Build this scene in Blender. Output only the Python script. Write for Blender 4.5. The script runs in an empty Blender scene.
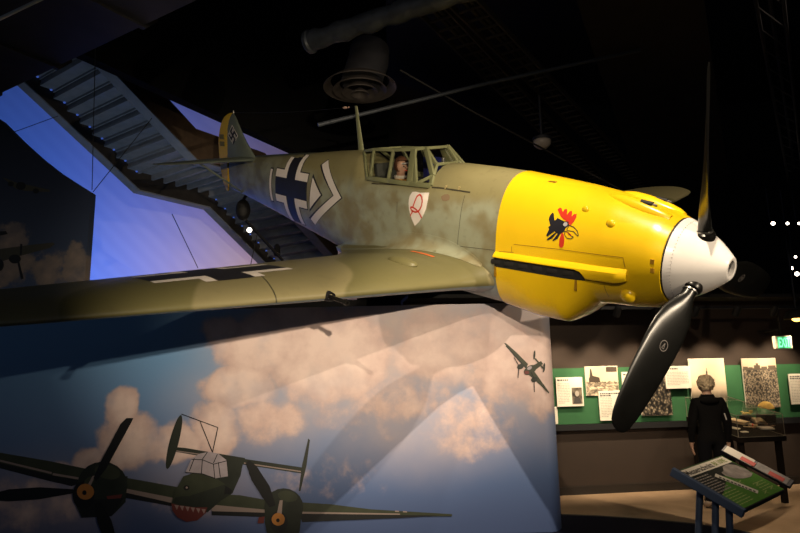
import bpy, bmesh, math, random
from mathutils import Vector, Matrix, noise
from mathutils.bvhtree import BVHTree
from mathutils.geometry import tessellate_polygon
random.seed(7)
V = Vector
D = bpy.data
SC = bpy.context.scene
COL = SC.collection
R = math.radians

# ------------------------------------------------------------------ camera
FPX = 650.0
PITCH, ROLL = R(9.95), R(1.2)
CAM = V((0, 0, 1.6))
FW = V((0, math.cos(PITCH), math.sin(PITCH)))
_r0 = V((1, 0, 0)); _u0 = V((0, -math.sin(PITCH), math.cos(PITCH)))
RT = _r0 * math.cos(ROLL) - _u0 * math.sin(ROLL)
UP = _u0 * math.cos(ROLL) + _r0 * math.sin(ROLL)
cd = D.cameras.new('camera'); cam = D.objects.new('camera', cd); COL.objects.link(cam)
cd.sensor_width = 36; cd.lens = FPX / 800 * 36; cd.clip_end = 200; cd.clip_start = 0.05
cam.matrix_world = Matrix((( RT.x, UP.x, -FW.x, CAM.x), (RT.y, UP.y, -FW.y, CAM.y), (RT.z, UP.z, -FW.z, CAM.z), (0, 0, 0, 1)))
SC.camera = cam


def ray(px, py):
    return FW + RT * ((px - 400) / FPX) - UP * ((py - 266.5) / FPX)


def at(px, py, Y):
    d = ray(px, py); return CAM + d * (Y / d.y)


def atz(px, py, Z):
    d = ray(px, py); return CAM + d * ((Z - CAM.z) / d.z)


# ------------------------------------------------------------------ materials
def new_mat(name):
    m = D.materials.new(name); m.use_nodes = True
    nt = m.node_tree
    return m, nt, nt.nodes['Principled BSDF']


def mat(name, col, rough=.5, metal=0., spec=.5, bump=0., bscale=40., var=0., vscale=6., coat=0.):
    """plain paint / metal / cloth with noise variation and a little bump"""
    m, nt, b = new_mat(name)
    b.inputs['Base Color'].default_value = (*col, 1)
    b.inputs['Roughness'].default_value = rough
    b.inputs['Metallic'].default_value = metal
    b.inputs['Specular IOR Level'].default_value = spec
    b.inputs['Coat Weight'].default_value = coat
    tc = nt.nodes.new('ShaderNodeTexCoord')
    if var:
        n = nt.nodes.new('ShaderNodeTexNoise'); n.inputs['Scale'].default_value = vscale; n.inputs['Detail'].default_value = 6
        nt.links.new(tc.outputs['Object'], n.inputs['Vector'])
        r = nt.nodes.new('ShaderNodeValToRGB')
        r.color_ramp.elements[0].position = .3; r.color_ramp.elements[1].position = .7
        r.color_ramp.elements[0].color = (*[c * (1 - var) for c in col], 1)
        r.color_ramp.elements[1].color = (*[min(1, c * (1 + var)) for c in col], 1)
        nt.links.new(n.outputs['Fac'], r.inputs['Fac']); nt.links.new(r.outputs['Color'], b.inputs['Base Color'])
    if bump:
        n2 = nt.nodes.new('ShaderNodeTexNoise'); n2.inputs['Scale'].default_value = bscale; n2.inputs['Detail'].default_value = 4
        nt.links.new(tc.outputs['Object'], n2.inputs['Vector'])
        bp = nt.nodes.new('ShaderNodeBump'); bp.inputs['Strength'].default_value = bump; bp.inputs['Distance'].default_value = .02
        nt.links.new(n2.outputs['Fac'], bp.inputs['Height']); nt.links.new(bp.outputs['Normal'], b.inputs['Normal'])
    return m


def emit(name, col, s):
    m, nt, b = new_mat(name)
    b.inputs['Base Color'].default_value = (*col, 1)
    b.inputs['Emission Color'].default_value = (*col, 1); b.inputs['Emission Strength'].default_value = s
    return m


def glass(name, tint=(1, 1, 1), refl=.08):
    m, nt, b = new_mat(name)
    nt.nodes.remove(b)
    t = nt.nodes.new('ShaderNodeBsdfTransparent'); t.inputs['Color'].default_value = (*tint, 1)
    g = nt.nodes.new('ShaderNodeBsdfGlossy'); g.inputs['Roughness'].default_value = .05
    mx = nt.nodes.new('ShaderNodeMixShader')
    lw = nt.nodes.new('ShaderNodeLayerWeight'); lw.inputs['Blend'].default_value = .25
    ma = nt.nodes.new('ShaderNodeMath'); ma.operation = 'MULTIPLY_ADD'; ma.inputs[1].default_value = .35; ma.inputs[2].default_value = refl
    nt.links.new(lw.outputs['Fresnel'], ma.inputs[0]); nt.links.new(ma.outputs[0], mx.inputs['Fac'])
    nt.links.new(t.outputs[0], mx.inputs[1]); nt.links.new(g.outputs[0], mx.inputs[2])
    nt.links.new(mx.outputs[0], nt.nodes['Material Output'].inputs['Surface'])
    return m


class N:
    """tiny node-expression helper"""
    def __init__(s, nt): s.nt = nt
    def new(s, t, **k):
        n = s.nt.nodes.new(t)
        for a, v in k.items(): setattr(n, a, v)
        return n
    def put(s, sock, v):
        if isinstance(v, (int, float)): sock.default_value = v
        elif isinstance(v, (tuple, list)): sock.default_value = v
        else: s.nt.links.new(v, sock)
    def m(s, op, a, b=0., c=None, clamp=False):
        n = s.new('ShaderNodeMath', operation=op, use_clamp=clamp)
        s.put(n.inputs[0], a); s.put(n.inputs[1], b)
        if c is not None: s.put(n.inputs[2], c)
        return n.outputs[0]
    def vm(s, op, a, b=(0, 0, 0)):
        n = s.new('ShaderNodeVectorMath', operation=op)
        s.put(n.inputs[0], a); s.put(n.inputs[1], b)
        return n.outputs['Value'] if op in ('LENGTH', 'DISTANCE', 'DOT_PRODUCT') else n.outputs['Vector']
    def noise(s, vec, scale, detail=5, rough=.55, dist=0.):
        n = s.new('ShaderNodeTexNoise'); n.inputs['Scale'].default_value = scale; n.inputs['Detail'].default_value = detail
        n.inputs['Roughness'].default_value = rough; n.inputs['Distortion'].default_value = dist
        s.put(n.inputs['Vector'], vec); return n.outputs['Fac']
    def step(s, v, a, b):
        n = s.new('ShaderNodeMapRange', interpolation_type='SMOOTHSTEP')
        s.put(n.inputs['Value'], v); n.inputs['From Min'].default_value = a; n.inputs['From Max'].default_value = b
        return n.outputs['Result']
    def mix(s, f, a, b):
        n = s.new('ShaderNodeMix', data_type='RGBA')
        s.put(n.inputs[0], f)
        s.put(n.inputs[6], (*a, 1) if isinstance(a, tuple) and len(a) == 3 else a)
        s.put(n.inputs[7], (*b, 1) if isinstance(b, tuple) and len(b) == 3 else b)
        return n.outputs[2]
    def ramp(s, f, stops):
        n = s.new('ShaderNodeValToRGB'); cr = n.color_ramp
        while len(cr.elements) < len(stops): cr.elements.new(.5)
        for e, (p, c) in zip(cr.elements, stops): e.position = p; e.color = (*c, 1)
        s.put(n.inputs['Fac'], f); return n.outputs['Color']
    def obj(s): return s.new('ShaderNodeTexCoord').outputs['Object']
    def xyz(s, v):
        n = s.new('ShaderNodeSeparateXYZ'); s.put(n.inputs[0], v); return n.outputs


def srgb(r, g, b):
    f = lambda c: (c / 255 / 12.92) if c / 255 <= .04045 else ((c / 255 + .055) / 1.055) ** 2.4
    return (f(r), f(g), f(b))


# ------------------------------------------------------------------ mesh builder
class MB:
    def __init__(s): s.v = []; s.f = []; s.mi = []
    def add(s, verts, faces, m=0):
        o = len(s.v); s.v += [tuple(v) for v in verts]
        for f in faces: s.f.append(tuple(i + o for i in f)); s.mi.append(m)
        return s
    def bm(s, b, m=0, mx=None):
        b.verts.index_update()
        s.add([(mx @ v.co if mx else v.co) for v in b.verts], [[v.index for v in f.verts] for f in b.faces], m); b.free(); return s
    def box(s, c, size, rot=None, m=0, bev=0.):
        b = bmesh.new(); bmesh.ops.create_cube(b, size=1)
        for v in b.verts: v.co = V((v.co.x * size[0], v.co.y * size[1], v.co.z * size[2]))
        if bev: bmesh.ops.bevel(b, geom=list(b.edges), offset=bev, segments=2, affect='EDGES', profile=.6)
        mx = Matrix.Translation(c) @ (rot.to_4x4() if rot else Matrix.Identity(4))
        return s.bm(b, m, mx)
    def bar(s, p0, p1, w, h, up=(0, 0, 1), m=0, bev=0.):
        p0, p1 = V(p0), V(p1); z = (p1 - p0); L = z.length; z.normalize()
        x = V(up).cross(z)
        if x.length < 1e-4: x = V((1, 0, 0)).cross(z)
        x.normalize(); y = z.cross(x)
        rot = Matrix((x, y, z)).transposed()
        return s.box((p0 + p1) / 2, (w, h, L), rot, m, bev)
    def tube(s, path, r, n=10, m=0, cap=True):
        path = [V(p) for p in path]; k = len(path)
        rs = r if isinstance(r, (list, tuple)) else [r] * k
        vs = []; prev = None
        for i, p in enumerate(path):
            t = (path[min(i + 1, k - 1)] - path[max(i - 1, 0)]).normalized()
            if prev is None:
                a = V((0, 0, 1)) if abs(t.z) < .9 else V((1, 0, 0))
                x = t.cross(a).normalized()
            else:
                x = (prev - t * prev.dot(t)).normalized()
            prev = x; y = t.cross(x)
            for j in range(n):
                an = 2 * math.pi * j / n; vs.append(p + (x * math.cos(an) + y * math.sin(an)) * rs[i])
        fs = [(i * n + j, i * n + (j + 1) % n, (i + 1) * n + (j + 1) % n, (i + 1) * n + j) for i in range(k - 1) for j in range(n)]
        if cap: fs += [tuple(range(n - 1, -1, -1)), tuple(range((k - 1) * n, k * n))]
        return s.add(vs, fs, m)
    def lathe(s, prof, o, axis, n=32, m=0, cap0=False, cap1=False):
        """prof: (distance along axis, radius)"""
        o = V(o); a = V(axis).normalized()
        x = a.cross(V((0, 0, 1)) if abs(a.z) < .9 else V((1, 0, 0))).normalized(); y = a.cross(x)
        vs = [o + a * d + (x * math.cos(2 * math.pi * j / n) + y * math.sin(2 * math.pi * j / n)) * r for d, r in prof for j in range(n)]
        k = len(prof)
        fs = [(i * n + j, i * n + (j + 1) % n, (i + 1) * n + (j + 1) % n, (i + 1) * n + j) for i in range(k - 1) for j in range(n)]
        if cap0: fs.append(tuple(range(n - 1, -1, -1)))
        if cap1: fs.append(tuple(range((k - 1) * n, k * n)))
        return s.add(vs, fs, m)
    def ball(s, c, r, n=20, m=0, rot=None):
        b = bmesh.new(); bmesh.ops.create_uvsphere(b, u_segments=n, v_segments=max(8, n // 2), radius=1)
        rr = r if isinstance(r, (tuple, list)) else (r, r, r)
        mx = Matrix.Translation(c) @ (rot.to_4x4() if rot else Matrix.Identity(4)) @ Matrix.Diagonal((*rr, 1))
        return s.bm(b, m, mx)
    def loft(s, rings, m=0, cap=True, closed=True):
        n = len(rings[0]); k = len(rings)
        fs = []
        for i in range(k - 1):
            for j in range(n if closed else n - 1):
                fs.append((i * n + j, i * n + (j + 1) % n, (i + 1) * n + (j + 1) % n, (i + 1) * n + j))
        if cap: fs += [tuple(range(n - 1, -1, -1)), tuple(range((k - 1) * n, k * n))]
        return s.add([p for r in rings for p in r], fs, m)
    def poly(s, pts, m=0):
        return s.add(pts, [tuple(range(len(pts)))], m)
    def prism(s, pts, ext, m=0):
        n = len(pts); e = V(ext); a = [V(p) for p in pts]
        return s.add(a + [p + e for p in a], [tuple(range(n - 1, -1, -1)), tuple(range(n, 2 * n))] + [(i, (i + 1) % n, n + (i + 1) % n, n + i) for i in range(n)], m)
    def build(s, name, mats, parent=None, smooth=35, loc=None, fix=True):
        me = D.meshes.new(name)
        off = V(loc) if loc is not None else V((0, 0, 0))
        me.from_pydata([V(v) - off for v in s.v], [], s.f)
        mats = mats if isinstance(mats, (list, tuple)) else [mats]
        for m_ in mats: me.materials.append(m_)
        for p, i in zip(me.polygons, s.mi): p.material_index = i
        if fix:
            b = bmesh.new(); b.from_mesh(me); bmesh.ops.recalc_face_normals(b, faces=b.faces); b.to_mesh(me); b.free()
        if smooth:
            me.shade_smooth(); me.set_sharp_from_angle(angle=R(smooth))
        o = D.objects.new(name, me); COL.objects.link(o)
        if parent: o.parent = parent
        if loc is not None: o.location = off
        return o


def tag(o, label=None, cat=None, group=None, kind=None):
    if label: o['label'] = label
    if cat: o['category'] = cat
    if group: o['group'] = group
    if kind: o['kind'] = kind
    return o


def thing(name, label, cat, loc=(0, 0, 0), rot=None, group=None):
    o = D.objects.new(name, None); COL.objects.link(o); o.empty_display_size = .1
    o.matrix_world = Matrix.Translation(loc) @ (rot.to_4x4() if rot else Matrix.Identity(4))
    return tag(o, label, cat, group)


def struct(o): o['kind'] = 'structure'; return o


def text_mesh(txt, size, bold=0.):
    c = D.curves.new('t', 'FONT'); c.body = txt; c.size = size; c.offset = bold; c.resolution_u = 2
    o = D.objects.new('t', c); COL.objects.link(o)
    dg = bpy.context.evaluated_depsgraph_get(); me = D.meshes.new_from_object(o.evaluated_get(dg))
    vs = [v.co.copy() for v in me.vertices]; fs = [tuple(p.vertices) for p in me.polygons]
    D.objects.remove(o); D.curves.remove(c); D.meshes.remove(me)
    return vs, fs


def lerp_table(tab, x):
    if x <= tab[0][0]: return tab[0][1:]
    for a, b in zip(tab, tab[1:]):
        if x <= b[0]:
            t = (x - a[0]) / (b[0] - a[0] + 1e-9)
            return tuple(p + (q - p) * t for p, q in zip(a[1:], b[1:]))
    return tab[-1][1:]


# ------------------------------------------------------------------ common materials
M_black = mat('black_paint', (.008, .008, .009), .6)
M_dark = mat('dark_ceiling_paint', (.012, .0115, .011), .85, var=.3, vscale=2)
M_duct = mat('dark_duct_paint', (.022, .022, .026), .55, var=.35, vscale=3)
M_foil = mat('wrinkled_foil_sleeve', (.075, .085, .10), .42, .4, bump=.8, bscale=9, var=.3)
M_pipe = mat('grey_conduit', (.045, .052, .062), .5, .3)
M_tray = mat('bare_steel_tray', (.05, .042, .032), .5, .3)
M_white = mat('white_gloss_paint', (.80, .77, .74), .22, var=.03, coat=.3)
M_yellow = mat('yellow_gloss_paint', (.80, .52, .008), .27, bump=.12, bscale=5, var=.06, vscale=2.5, coat=.25)
M_rubber = mat('prop_black', (.0045, .0045, .004), .30, var=.3)
M_steel = mat('worn_steel', (.30, .29, .27), .35, .9, var=.2)
M_red = mat('red_paint', (.55, .035, .015), .4)
M_mark_white = mat('marking_white', (.72, .66, .60), .45, var=.04)
M_mark_black = mat('marking_black', (.012, .012, .018), .5, var=.2)
M_cream = mat('cream_board', (.74, .68, .56), .6, var=.03)
M_ink = mat('print_ink', (.05, .045, .04), .7)
M_ink2 = mat('faint_print_ink', (.38, .34, .28), .7)
M_skin = mat('skin', (.48, .28, .19), .55, var=.1, vscale=20)
M_cloth_black = mat('black_cloth', (.005, .0045, .0045), .95, spec=.1, bump=.3, bscale=60)
M_glass = glass('clear_glass', (.93, .94, .92), .05)
M_acrylic = glass('clear_acrylic', (.97, .97, .95), .04)

# ------------------------------------------------------------------ room
def quad(name, pts, m, **k): return struct(MB().poly(pts).build(name, m, smooth=0, **k))

m_floor, nt, b = new_mat('tan_hard_floor'); n = N(nt); o_ = n.obj()
c = n.ramp(n.noise(o_, 1.6, 6, .6, .6), [(.3, (.23, .15, .085)), (.55, (.33, .22, .13)), (.75, (.26, .17, .10))])
nt.links.new(c, b.inputs['Base Color']); b.inputs['Roughness'].default_value = .55
m_carpet = mat('navy_carpet', (.008, .010, .026), .95, spec=.1, bump=.6, bscale=120, var=.5, vscale=60)
m_brown = mat('brown_wall_paint', (.030, .0175, .0105), .8, var=.06)
quad('floor', [(-20, -6, 0), (16, -6, 0), (16, 24, 0), (-20, 24, 0)], m_floor)
# navy carpet laid in front, its far edge a shallow curve
edge = [atz(px, py, 0) for px, py in ((540, 515), (600, 517.5), (650, 521), (692, 525), (740, 532), (790, 545))]
mb = MB(); mb.prism([(-14, -5.5, .004), (6, -5.5, .004), (6, 4.0, .004)] + [(e.x, e.y, .004) for e in reversed(edge)] + [(-14, edge[0].y, .004)], (0, 0, .008))
struct(mb.build('floor_carpet', m_carpet, smooth=0))
mb = MB()
pth = [(-14, edge[0].y, .008)] + [(e.x, e.y, .008) for e in edge]
mb.tube([V(p) + V((0, .02, 0)) for p in pth], .012, 6)
struct(mb.build('trim_1', mat('dark_carpet_strip', (.03, .028, .022), .6), smooth=0))
# brown partition with the photo panels
WA = R(8.5); W0 = V((3.74, 9.58, 0)); WD = V((math.cos(WA), math.sin(WA), 0)); WN = V((math.sin(WA), -math.cos(WA), 0))
WROT = Matrix((WD, -WN, V((0, 0, 1)))).transposed()      # local x along wall, local y into wall, z up


def wl(px, py, off=0.):
    d = ray(px, py); t = ((W0 + WN * off - CAM).dot(WN)) / d.dot(WN); p = CAM + d * t
    return (p - W0).dot(WD), p.z


def wp(u, z, off=0.): return W0 + WD * u + WN * off + V((0, 0, z))


mb = MB(); mb.box((wp(1.5, 1.34, -.1)), (10.5, .2, 2.68), WROT)
struct(mb.build('wall_back', m_brown, smooth=0))
mb = MB(); mb.box(wp(1.5, .055, .008), (10.5, .016, .11), WROT)
struct(mb.build('baseboard_back', mat('dark_skirting', (.018, .014, .011), .5), smooth=0))
# dark cap above the partition
mb = MB(); mb.box(wp(1.5, 2.70, .12), (10.5, .7, .05), WROT)
struct(mb.build('trim_2', M_dark, smooth=0))
quad('wall_far', [(-20, 23.9, 0), (16, 23.9, 0), (16, 23.9, 12), (-20, 23.9, 12)], M_dark)
quad('wall_right', [(15.9, -6, 0), (15.9, 24, 0), (15.9, 24, 12), (15.9, -6, 12)], M_dark)
quad('ceiling', [(-20, -6, 12), (16, -6, 12), (16, 24, 12), (-20, 24, 12)], M_dark)
# pale backdrop wall washed with coloured light
m_scrim, nt, b = new_mat('pale_ribbed_scrim'); n = N(nt); o_ = n.obj()
w = n.new('ShaderNodeTexWave', wave_type='BANDS', bands_direction='DIAGONAL'); w.inputs['Scale'].default_value = 1.1; w.inputs['Distortion'].default_value = .4
n.put(w.inputs['Vector'], o_)
c = n.mix(w.outputs['Fac'], (.70, .70, .72), (.66, .66, .69))
nt.links.new(c, b.inputs['Base Color']); b.inputs['Roughness'].default_value = .9
mb = MB(); mb.box((-10.6, 20.6, 6), (18.4, .12, 12))
struct(mb.build('wall_left', m_scrim, smooth=0, loc=(-10.6, 20.6, 6)))

pa, pb = at(216, 300, 12), at(366, 300, 12)
struct(MB().box(((pa.x + pb.x) / 2, 12.1, 1.55), (pb.x - pa.x, .12, 3.10)).build('wall_rear', M_dark, smooth=0, loc=((pa.x + pb.x) / 2, 12.1, 1.55)))
# ------------------------------------------------------------------ staircase seen from below
SA = R(36)
ST = V((math.cos(SA), -math.sin(SA), 0))            # across the flight, towards the camera's right
SH = V((-math.sin(SA), -math.cos(SA), 0))           # uphill, horizontal
GO, RI, SWD = .28, .175, 1.85
P0 = at(140, 172, 14)
stair = thing('staircase', 'grey steel staircase seen from below, climbing to the upper left behind the tail', 'staircase', P0)
L0 = V((0, 0, 0))
m_stair = mat('grey_stair_paint', (.20, .22, .25), .6, var=.12)
m_stringer = mat('dark_stringer_paint', (.030, .026, .022), .6, var=.2)
m_guard = mat('brown_stringer_paint', (.10, .066, .042), .6, var=.2)
m_glint = emit('blue_step_glint', (.12, .25, 1), .25)
LAND = 1.9
STEP = SH * GO + V((0, 0, RI))
L1 = L0 - SH * LAND


def flight(base, k0, k1):
    for k in range(k0, k1):
        a = base + STEP * k
        mb = MB()
        q = [a, a + SH * (GO + .03), a + SH * (GO + .03) + ST * SWD, a + ST * SWD]
        mb.prism(q, (0, 0, .05))
        r = [a + SH * GO + V((0, 0, .045)), a + SH * (GO + .015) + V((0, 0, .045)), a + SH * (GO + .015) + V((0, 0, RI + .01)), a + SH * GO + V((0, 0, RI + .01))]
        mb.prism(r, ST * SWD)
        mb.prism([a + SH * .02 + V((0, 0, -.05)), a + SH * .05 + V((0, 0, -.05)), a + SH * .05, a + SH * .02], ST * SWD)
        t = mb.build('tread', m_stair, stair, smooth=0)
        l = MB().box(a + ST * .03 + SH * .1 + V((0, 0, -.02)), (.035, .035, .025)).build('step_glint', m_glint, stair, smooth=0)  # glowing chip added to imitate the blue glint at the stringer, no lamp


NUP, NDN = 10, 9
flight(L0, 0, NUP); flight(L1, -NDN, 0)
mb = MB(); mb.prism([L0, L1, L1 + ST * SWD, L0 + ST * SWD], (0, 0, .06))
for k in range(1, 6):
    c_ = L0 - SH * LAND * k / 6
    mb.prism([c_ - SH * .03, c_ + SH * .03, c_ + SH * .03 + V((0, 0, -.12)), c_ - SH * .03 + V((0, 0, -.12))], ST * SWD)
mb.build('landing', m_stair, stair, smooth=0)
top = L0 + STEP * NUP; bot = L1 - STEP * NDN
mb = MB(); mb.prism([top, top + SH * 2.2, top + SH * 2.2 + ST * SWD, top + ST * SWD], (0, 0, .1)); mb.build('upper_landing', m_stair, stair, smooth=0)
mb = MB(); mb.prism([bot, bot - SH * 1.2, bot - SH * 1.2 + ST * SWD, bot + ST * SWD], (0, 0, -.12)); mb.build('lower_landing', m_stair, stair, smooth=0)
for u_, v_ in ((-.15, .2), (-.15, 1.3), (-1.05, .2), (-1.05, 1.3)):
    c_ = bot + SH * u_ + ST * v_; MB().tube([c_ + V((0, 0, -.12)), V((c_.x, c_.y, -P0.z))], .07, 12).build('column', m_stringer, stair)
for nm, off, hh, mm, wd in (('stringer', -.12, .34, m_stringer, .12), ('stringer', SWD, .52, m_guard, .14)):
    mb = MB()
    dn = V((0, 0, -.42 if off < 0 else -.16)); upv = V((0, 0, hh))
    line = [bot, L1, L0, top, top + SH * 2.2]
    for a, c_ in zip(line, line[1:]):
        a2 = a + ST * off; c2 = c_ + ST * off
        mb.prism([a2 + dn, c2 + dn, c2 + upv, a2 + upv], ST * wd)
    st = mb.build(nm, mm, stair, smooth=0)
    mb = MB()
    for a, c_ in zip(line, line[1:]):
        a2 = a + ST * (off - (.10 if off < 0 else .06)); c2 = c_ + ST * (off - (.10 if off < 0 else .06))
        mb.prism([a2 + dn, c2 + dn, c2 + dn + V((0, 0, -.03)), a2 + dn + V((0, 0, -.03))], ST * (wd + .14))
    mb.build('flange', m_stair, st, smooth=0)
for k in (2, 8):
    a = L0 + STEP * k + ST * .95
    mb = MB(); mb.tube([a + V((0, 0, -.02)), a + V((0, 0, -.14))], .02, 8); mb.tube([a + V((0, 0, -.14)), a + ST * .35 + V((0, 0, -.14))], .035, 10)
    mb.build('sprinkler_pipe', m_stair, stair)

# dark bulkhead above the stair
zb = 7.05
pA, pB = at(74, 57, 9.2), at(290, 154, 12.7)
dr = (pB - pA).normalized(); pC = pB + dr * 3; pA = pA - dr * .9
mb = MB(); mb.prism([pA, pC, V((pC.x, pC.y, 11.9)), V((pA.x, pA.y, 11.9))], (ST * .2))
struct(mb.build('wall_bulkhead', mat('dark_bulkhead_paint', (.006, .006, .006), .9, spec=.1), smooth=0))

# spots and a speaker hung under the lower flight
a, b_ = at(240, 214, 12.2), at(285, 263, 13.0)
tr = thing('lighting_track', 'black lighting track slanting beneath the lower stair flight, two lamp heads on it', 'track light', a)
mb = MB(); mb.bar(V((0, 0, 0)), b_ - a, .05, .04); mb.build('track', M_black, tr, smooth=0)


def lamp_head(parent, p, d, r=.055, L=.16, lens=None, frame=M_black):
    d = V(d).normalized()
    mb = MB(); mb.lathe([(-L, r * .6), (-L * .8, r * .9), (0, r), (0, r * .85), (-.02, r * .8)], p, d, 16, cap0=True)
    h = mb.build('lamp_head', frame, parent)
    mb = MB(); mb.lathe([(-.018, 0.001), (-.018, r * .8)], p, d, 16); mb.build('lens', lens or M_steel, h)
    return h


m_bulb = emit('lit_lamp', (1, .86, .72), 8)
p = at(249.5, 230, 12.3) - a
lamp_head(tr, p, (.35, -.9, -.25), .06, .2, m_bulb)
MB().tube([p + V((0, 0.1, 0)), p + V((0, .12, .12))], .015, 8).build('bracket', M_black, tr)
p = at(277, 254, 12.9) - a
lamp_head(tr, p, (.1, -.5, -.9), .07, .24, M_steel)
MB().tube([p + V((0, 0.05, .05)), p + V((0, .06, .16))], .015, 8).build('bracket', M_black, tr)
c0 = at(243, 210, 12.0)
sp = thing('hanging_speaker', 'round black speaker hanging under the stair beside the lit lamp', 'speaker', c0)
mb = MB(); mb.ball((0, 0, 0), (.14, .14, .21), 20); mb.build('shell', mat('matt_black_shell', (.006, .006, .006), .7), sp)
mb = MB(); mb.lathe([(.1, .10), (.115, .11), (.13, .10)], (0, 0, -.05), (.2, -1, -.1), 20); mb.build('grille_ring', M_black, sp)
mb = MB(); mb.bar((0, 0, .19), (.05, .1, .36), .04, .04); mb.build('bracket', M_black, sp)

# ------------------------------------------------------------------ overhead services
def seg(name, label, cat, pts, r, m, n=12):
    o = MB().tube(pts, r, n).build(name, m, loc=pts[0]); return tag(o, label, cat)


zd = 4.95
dA, dB = atz(-60, 130, zd), atz(260, -18, zd)
dd = (dB - dA).normalized(); dp = V((0, 0, 1)).cross(dd).normalized()
du = thing('air_duct', 'large dark air duct crossing the upper left corner', 'air duct', dA)
L = (dB - dA).length
mb = MB()
sec = [(0, .12), (.12, 0), (1.9, 0), (2.02, .12), (2.02, .75), (1.9, .87), (.12, .87), (0, .75)]
side = -1 if dp.y > 0 else 1
mb.prism([dp * (side * u) + V((0, 0, w_)) for u, w_ in sec], dd * L); mb.build('casing', M_duct, du, smooth=30)
for k in range(1, 4):
    mb = MB(); ring = [dp * (side * (u - 1.01) * 1.03 + side * 1.01) + V((0, 0, (w_ - .43) * 1.05 + .43)) + dd * (L * k / 4) for u, w_ in sec]
    mb.prism(ring, dd * .05); mb.build('joint_flange', M_duct, du, smooth=30)
seg('conduit', 'pale thin bar painted as the duct edge highlight, extreme upper left corner of the ceiling', 'pipe', [at(-30, 33, 4.6), at(60, -10, 4.9)], .014, mat('duct_edge_highlight', (.34, .40, .44), .4))  # pale bar added as a painted highlight along the air duct's edge
zf = 5.6
fA, fB = atz(309, 42, zf), atz(436, 0, zf); fB = fA + (fB - fA) * 1.5
fo = thing('foil_duct', 'foil wrapped round duct above the ceiling diffuser', 'air duct', fA)
mb = MB(); k = 24
mb.tube([fA * 0 + (fB - fA) * (i / k) + V((0, 0, .012 * math.sin(i * 2.1))) for i in range(k + 1)], [.115 + .012 * math.sin(i * 1.7) for i in range(k + 1)], 18)
mb.build('sleeve', M_foil, fo)
mb = MB(); mb.lathe([(-.02, .13), (.0, .14), (.03, .14), (.05, .12)], (0, 0, 0), fB - fA, 18, cap0=True); mb.build('end_collar', M_foil, fo)
cD = at(360, 88, 7.5)
di = thing('ceiling_diffuser', 'round ceiling diffuser of concentric rings hanging over the cockpit', 'air diffuser', cD)
mb = MB(); mb.tube([V((.02, .05, .08)), V((.05, .1, .25)), V((.10, .15, .42)), V((.12, .2, .62))], [.26, .25, .26, .25], 20); mb.build('neck', M_duct, di)
m_diff = mat('diffuser_metal', (.045, .038, .034), .5, .2)
for i, (r0, r1, z0) in enumerate(((.45, .36, 0), (.33, .25, -.035), (.22, .14, -.065), (.11, .03, -.09))):
    mb = MB(); mb.lathe([(z0 + .07, r1), (z0 + .03, (r0 + r1) / 2), (z0, r0), (z0 + .012, r0), (z0 + .05, (r0 + r1) / 2), (z0 + .085, r1), (z0 + .07, r1)], (0, 0, 0), (0, 0, 1), 40)
    mb.build('ring', m_diff, di)
seg('conduit', 'grey conduit running from the antenna mast up across the dark ceiling', 'pipe', [at(318, 125, 8), at(480, 85, 8.6), at(640, 50, 9.3)], .028, M_pipe)
seg('conduit', 'thin dark rod slanting below the cable trays above the cockpit', 'pipe', [at(400, 70, 8.2), at(470, 110, 8.8), at(640, 200, 11)], .014, mat('dark_rod', (.02, .018, .016), .6))
for i, (p0x, p1x, lab) in enumerate(((440, 612, 'nearer steel cable tray running along the dark ceiling above the cockpit'), (480, 650, 'farther steel cable tray, right of its twin on the dark ceiling'))):
    zt = 6.2
    a = atz(p0x - 20, -20, zt); b_ = atz(p1x + 4, 190, zt)
    t = thing('cable_tray', lab, 'cable tray', a, group='steel cable trays')
    dv = b_ - a; L = dv.length; dv.normalize(); pr = V((0, 0, 1)).cross(dv).normalized()
    for s_ in (0, .34):
        MB().bar(pr * s_, pr * s_ + dv * L, .025, .09).build('rail', M_tray, t, smooth=0)
    nr = int(L / .26)
    for k in range(nr):
        q = dv * (k * .26 + .1)
        MB().bar(q, q + pr * .34, .035, .025).build('rung', M_tray, t, smooth=0)
    MB().tube([pr * .12 + V((0, 0, .05)), pr * .12 + dv * L + V((0, 0, .05))], .035, 8).build('cable', M_black, t)
    MB().tube([pr * .2 + V((0, 0, .05)), pr * .2 + dv * L + V((0, 0, .05))], .03, 8).build('cable', M_tray, t)
c0 = at(542, 142, 10)
t = thing('ceiling_camera', 'small round whitish dome hanging from the dark ceiling above the cowling', 'dome camera', c0)
mb = MB(); mb.ball((0, 0, 0), (.145, .145, .12), 24); mb.build('dome', mat('smoked_dome', (.42, .36, .30), .35), t)
mb = MB(); mb.lathe([(0, .15), (.05, .15), (.09, .06)], (0, 0, .02), (0, 0, 1), 24, cap1=True); mb.build('housing', M_duct, t)
MB().tube([V((0, 0, .1)), V((0, 0, 1.2))], .02, 8).build('stem', M_duct, t)
# big dark hanging drape panels / truss on the right
mb = MB(); zc = 6.6
pa, pb, pc, pe = atz(566, -30, zc), atz(700, -30, zc), atz(730, 190, zc), atz(640, 190, zc)
mb.prism([pa, pb, pc, pe], (0, 0, .12))
tag(mb.build('ceiling_baffle', mat('brown_black_cloth', (.016, .012, .008), .95, var=.3, vscale=3), smooth=0), 'broad dark brown baffle under the ceiling, right of the cable trays', 'ceiling baffle')
zt = 6.2; a, b_ = atz(752, -20, zt), atz(790, 190, zt)
t = thing('roof_truss', 'dark open truss under the ceiling at the far upper right', 'truss', a)
dv = b_ - a; pr = V((.35, 0, 0)); up_ = V((0, 0, .3))
MB().tube([V((0, 0, 0)), dv], .025, 8).build('chord', M_duct, t); MB().tube([pr, pr + dv], .025, 8).build('chord', M_duct, t); MB().tube([pr / 2 + up_, pr / 2 + up_ + dv], .025, 8).build('chord', M_duct, t)
nk = 16
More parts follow.
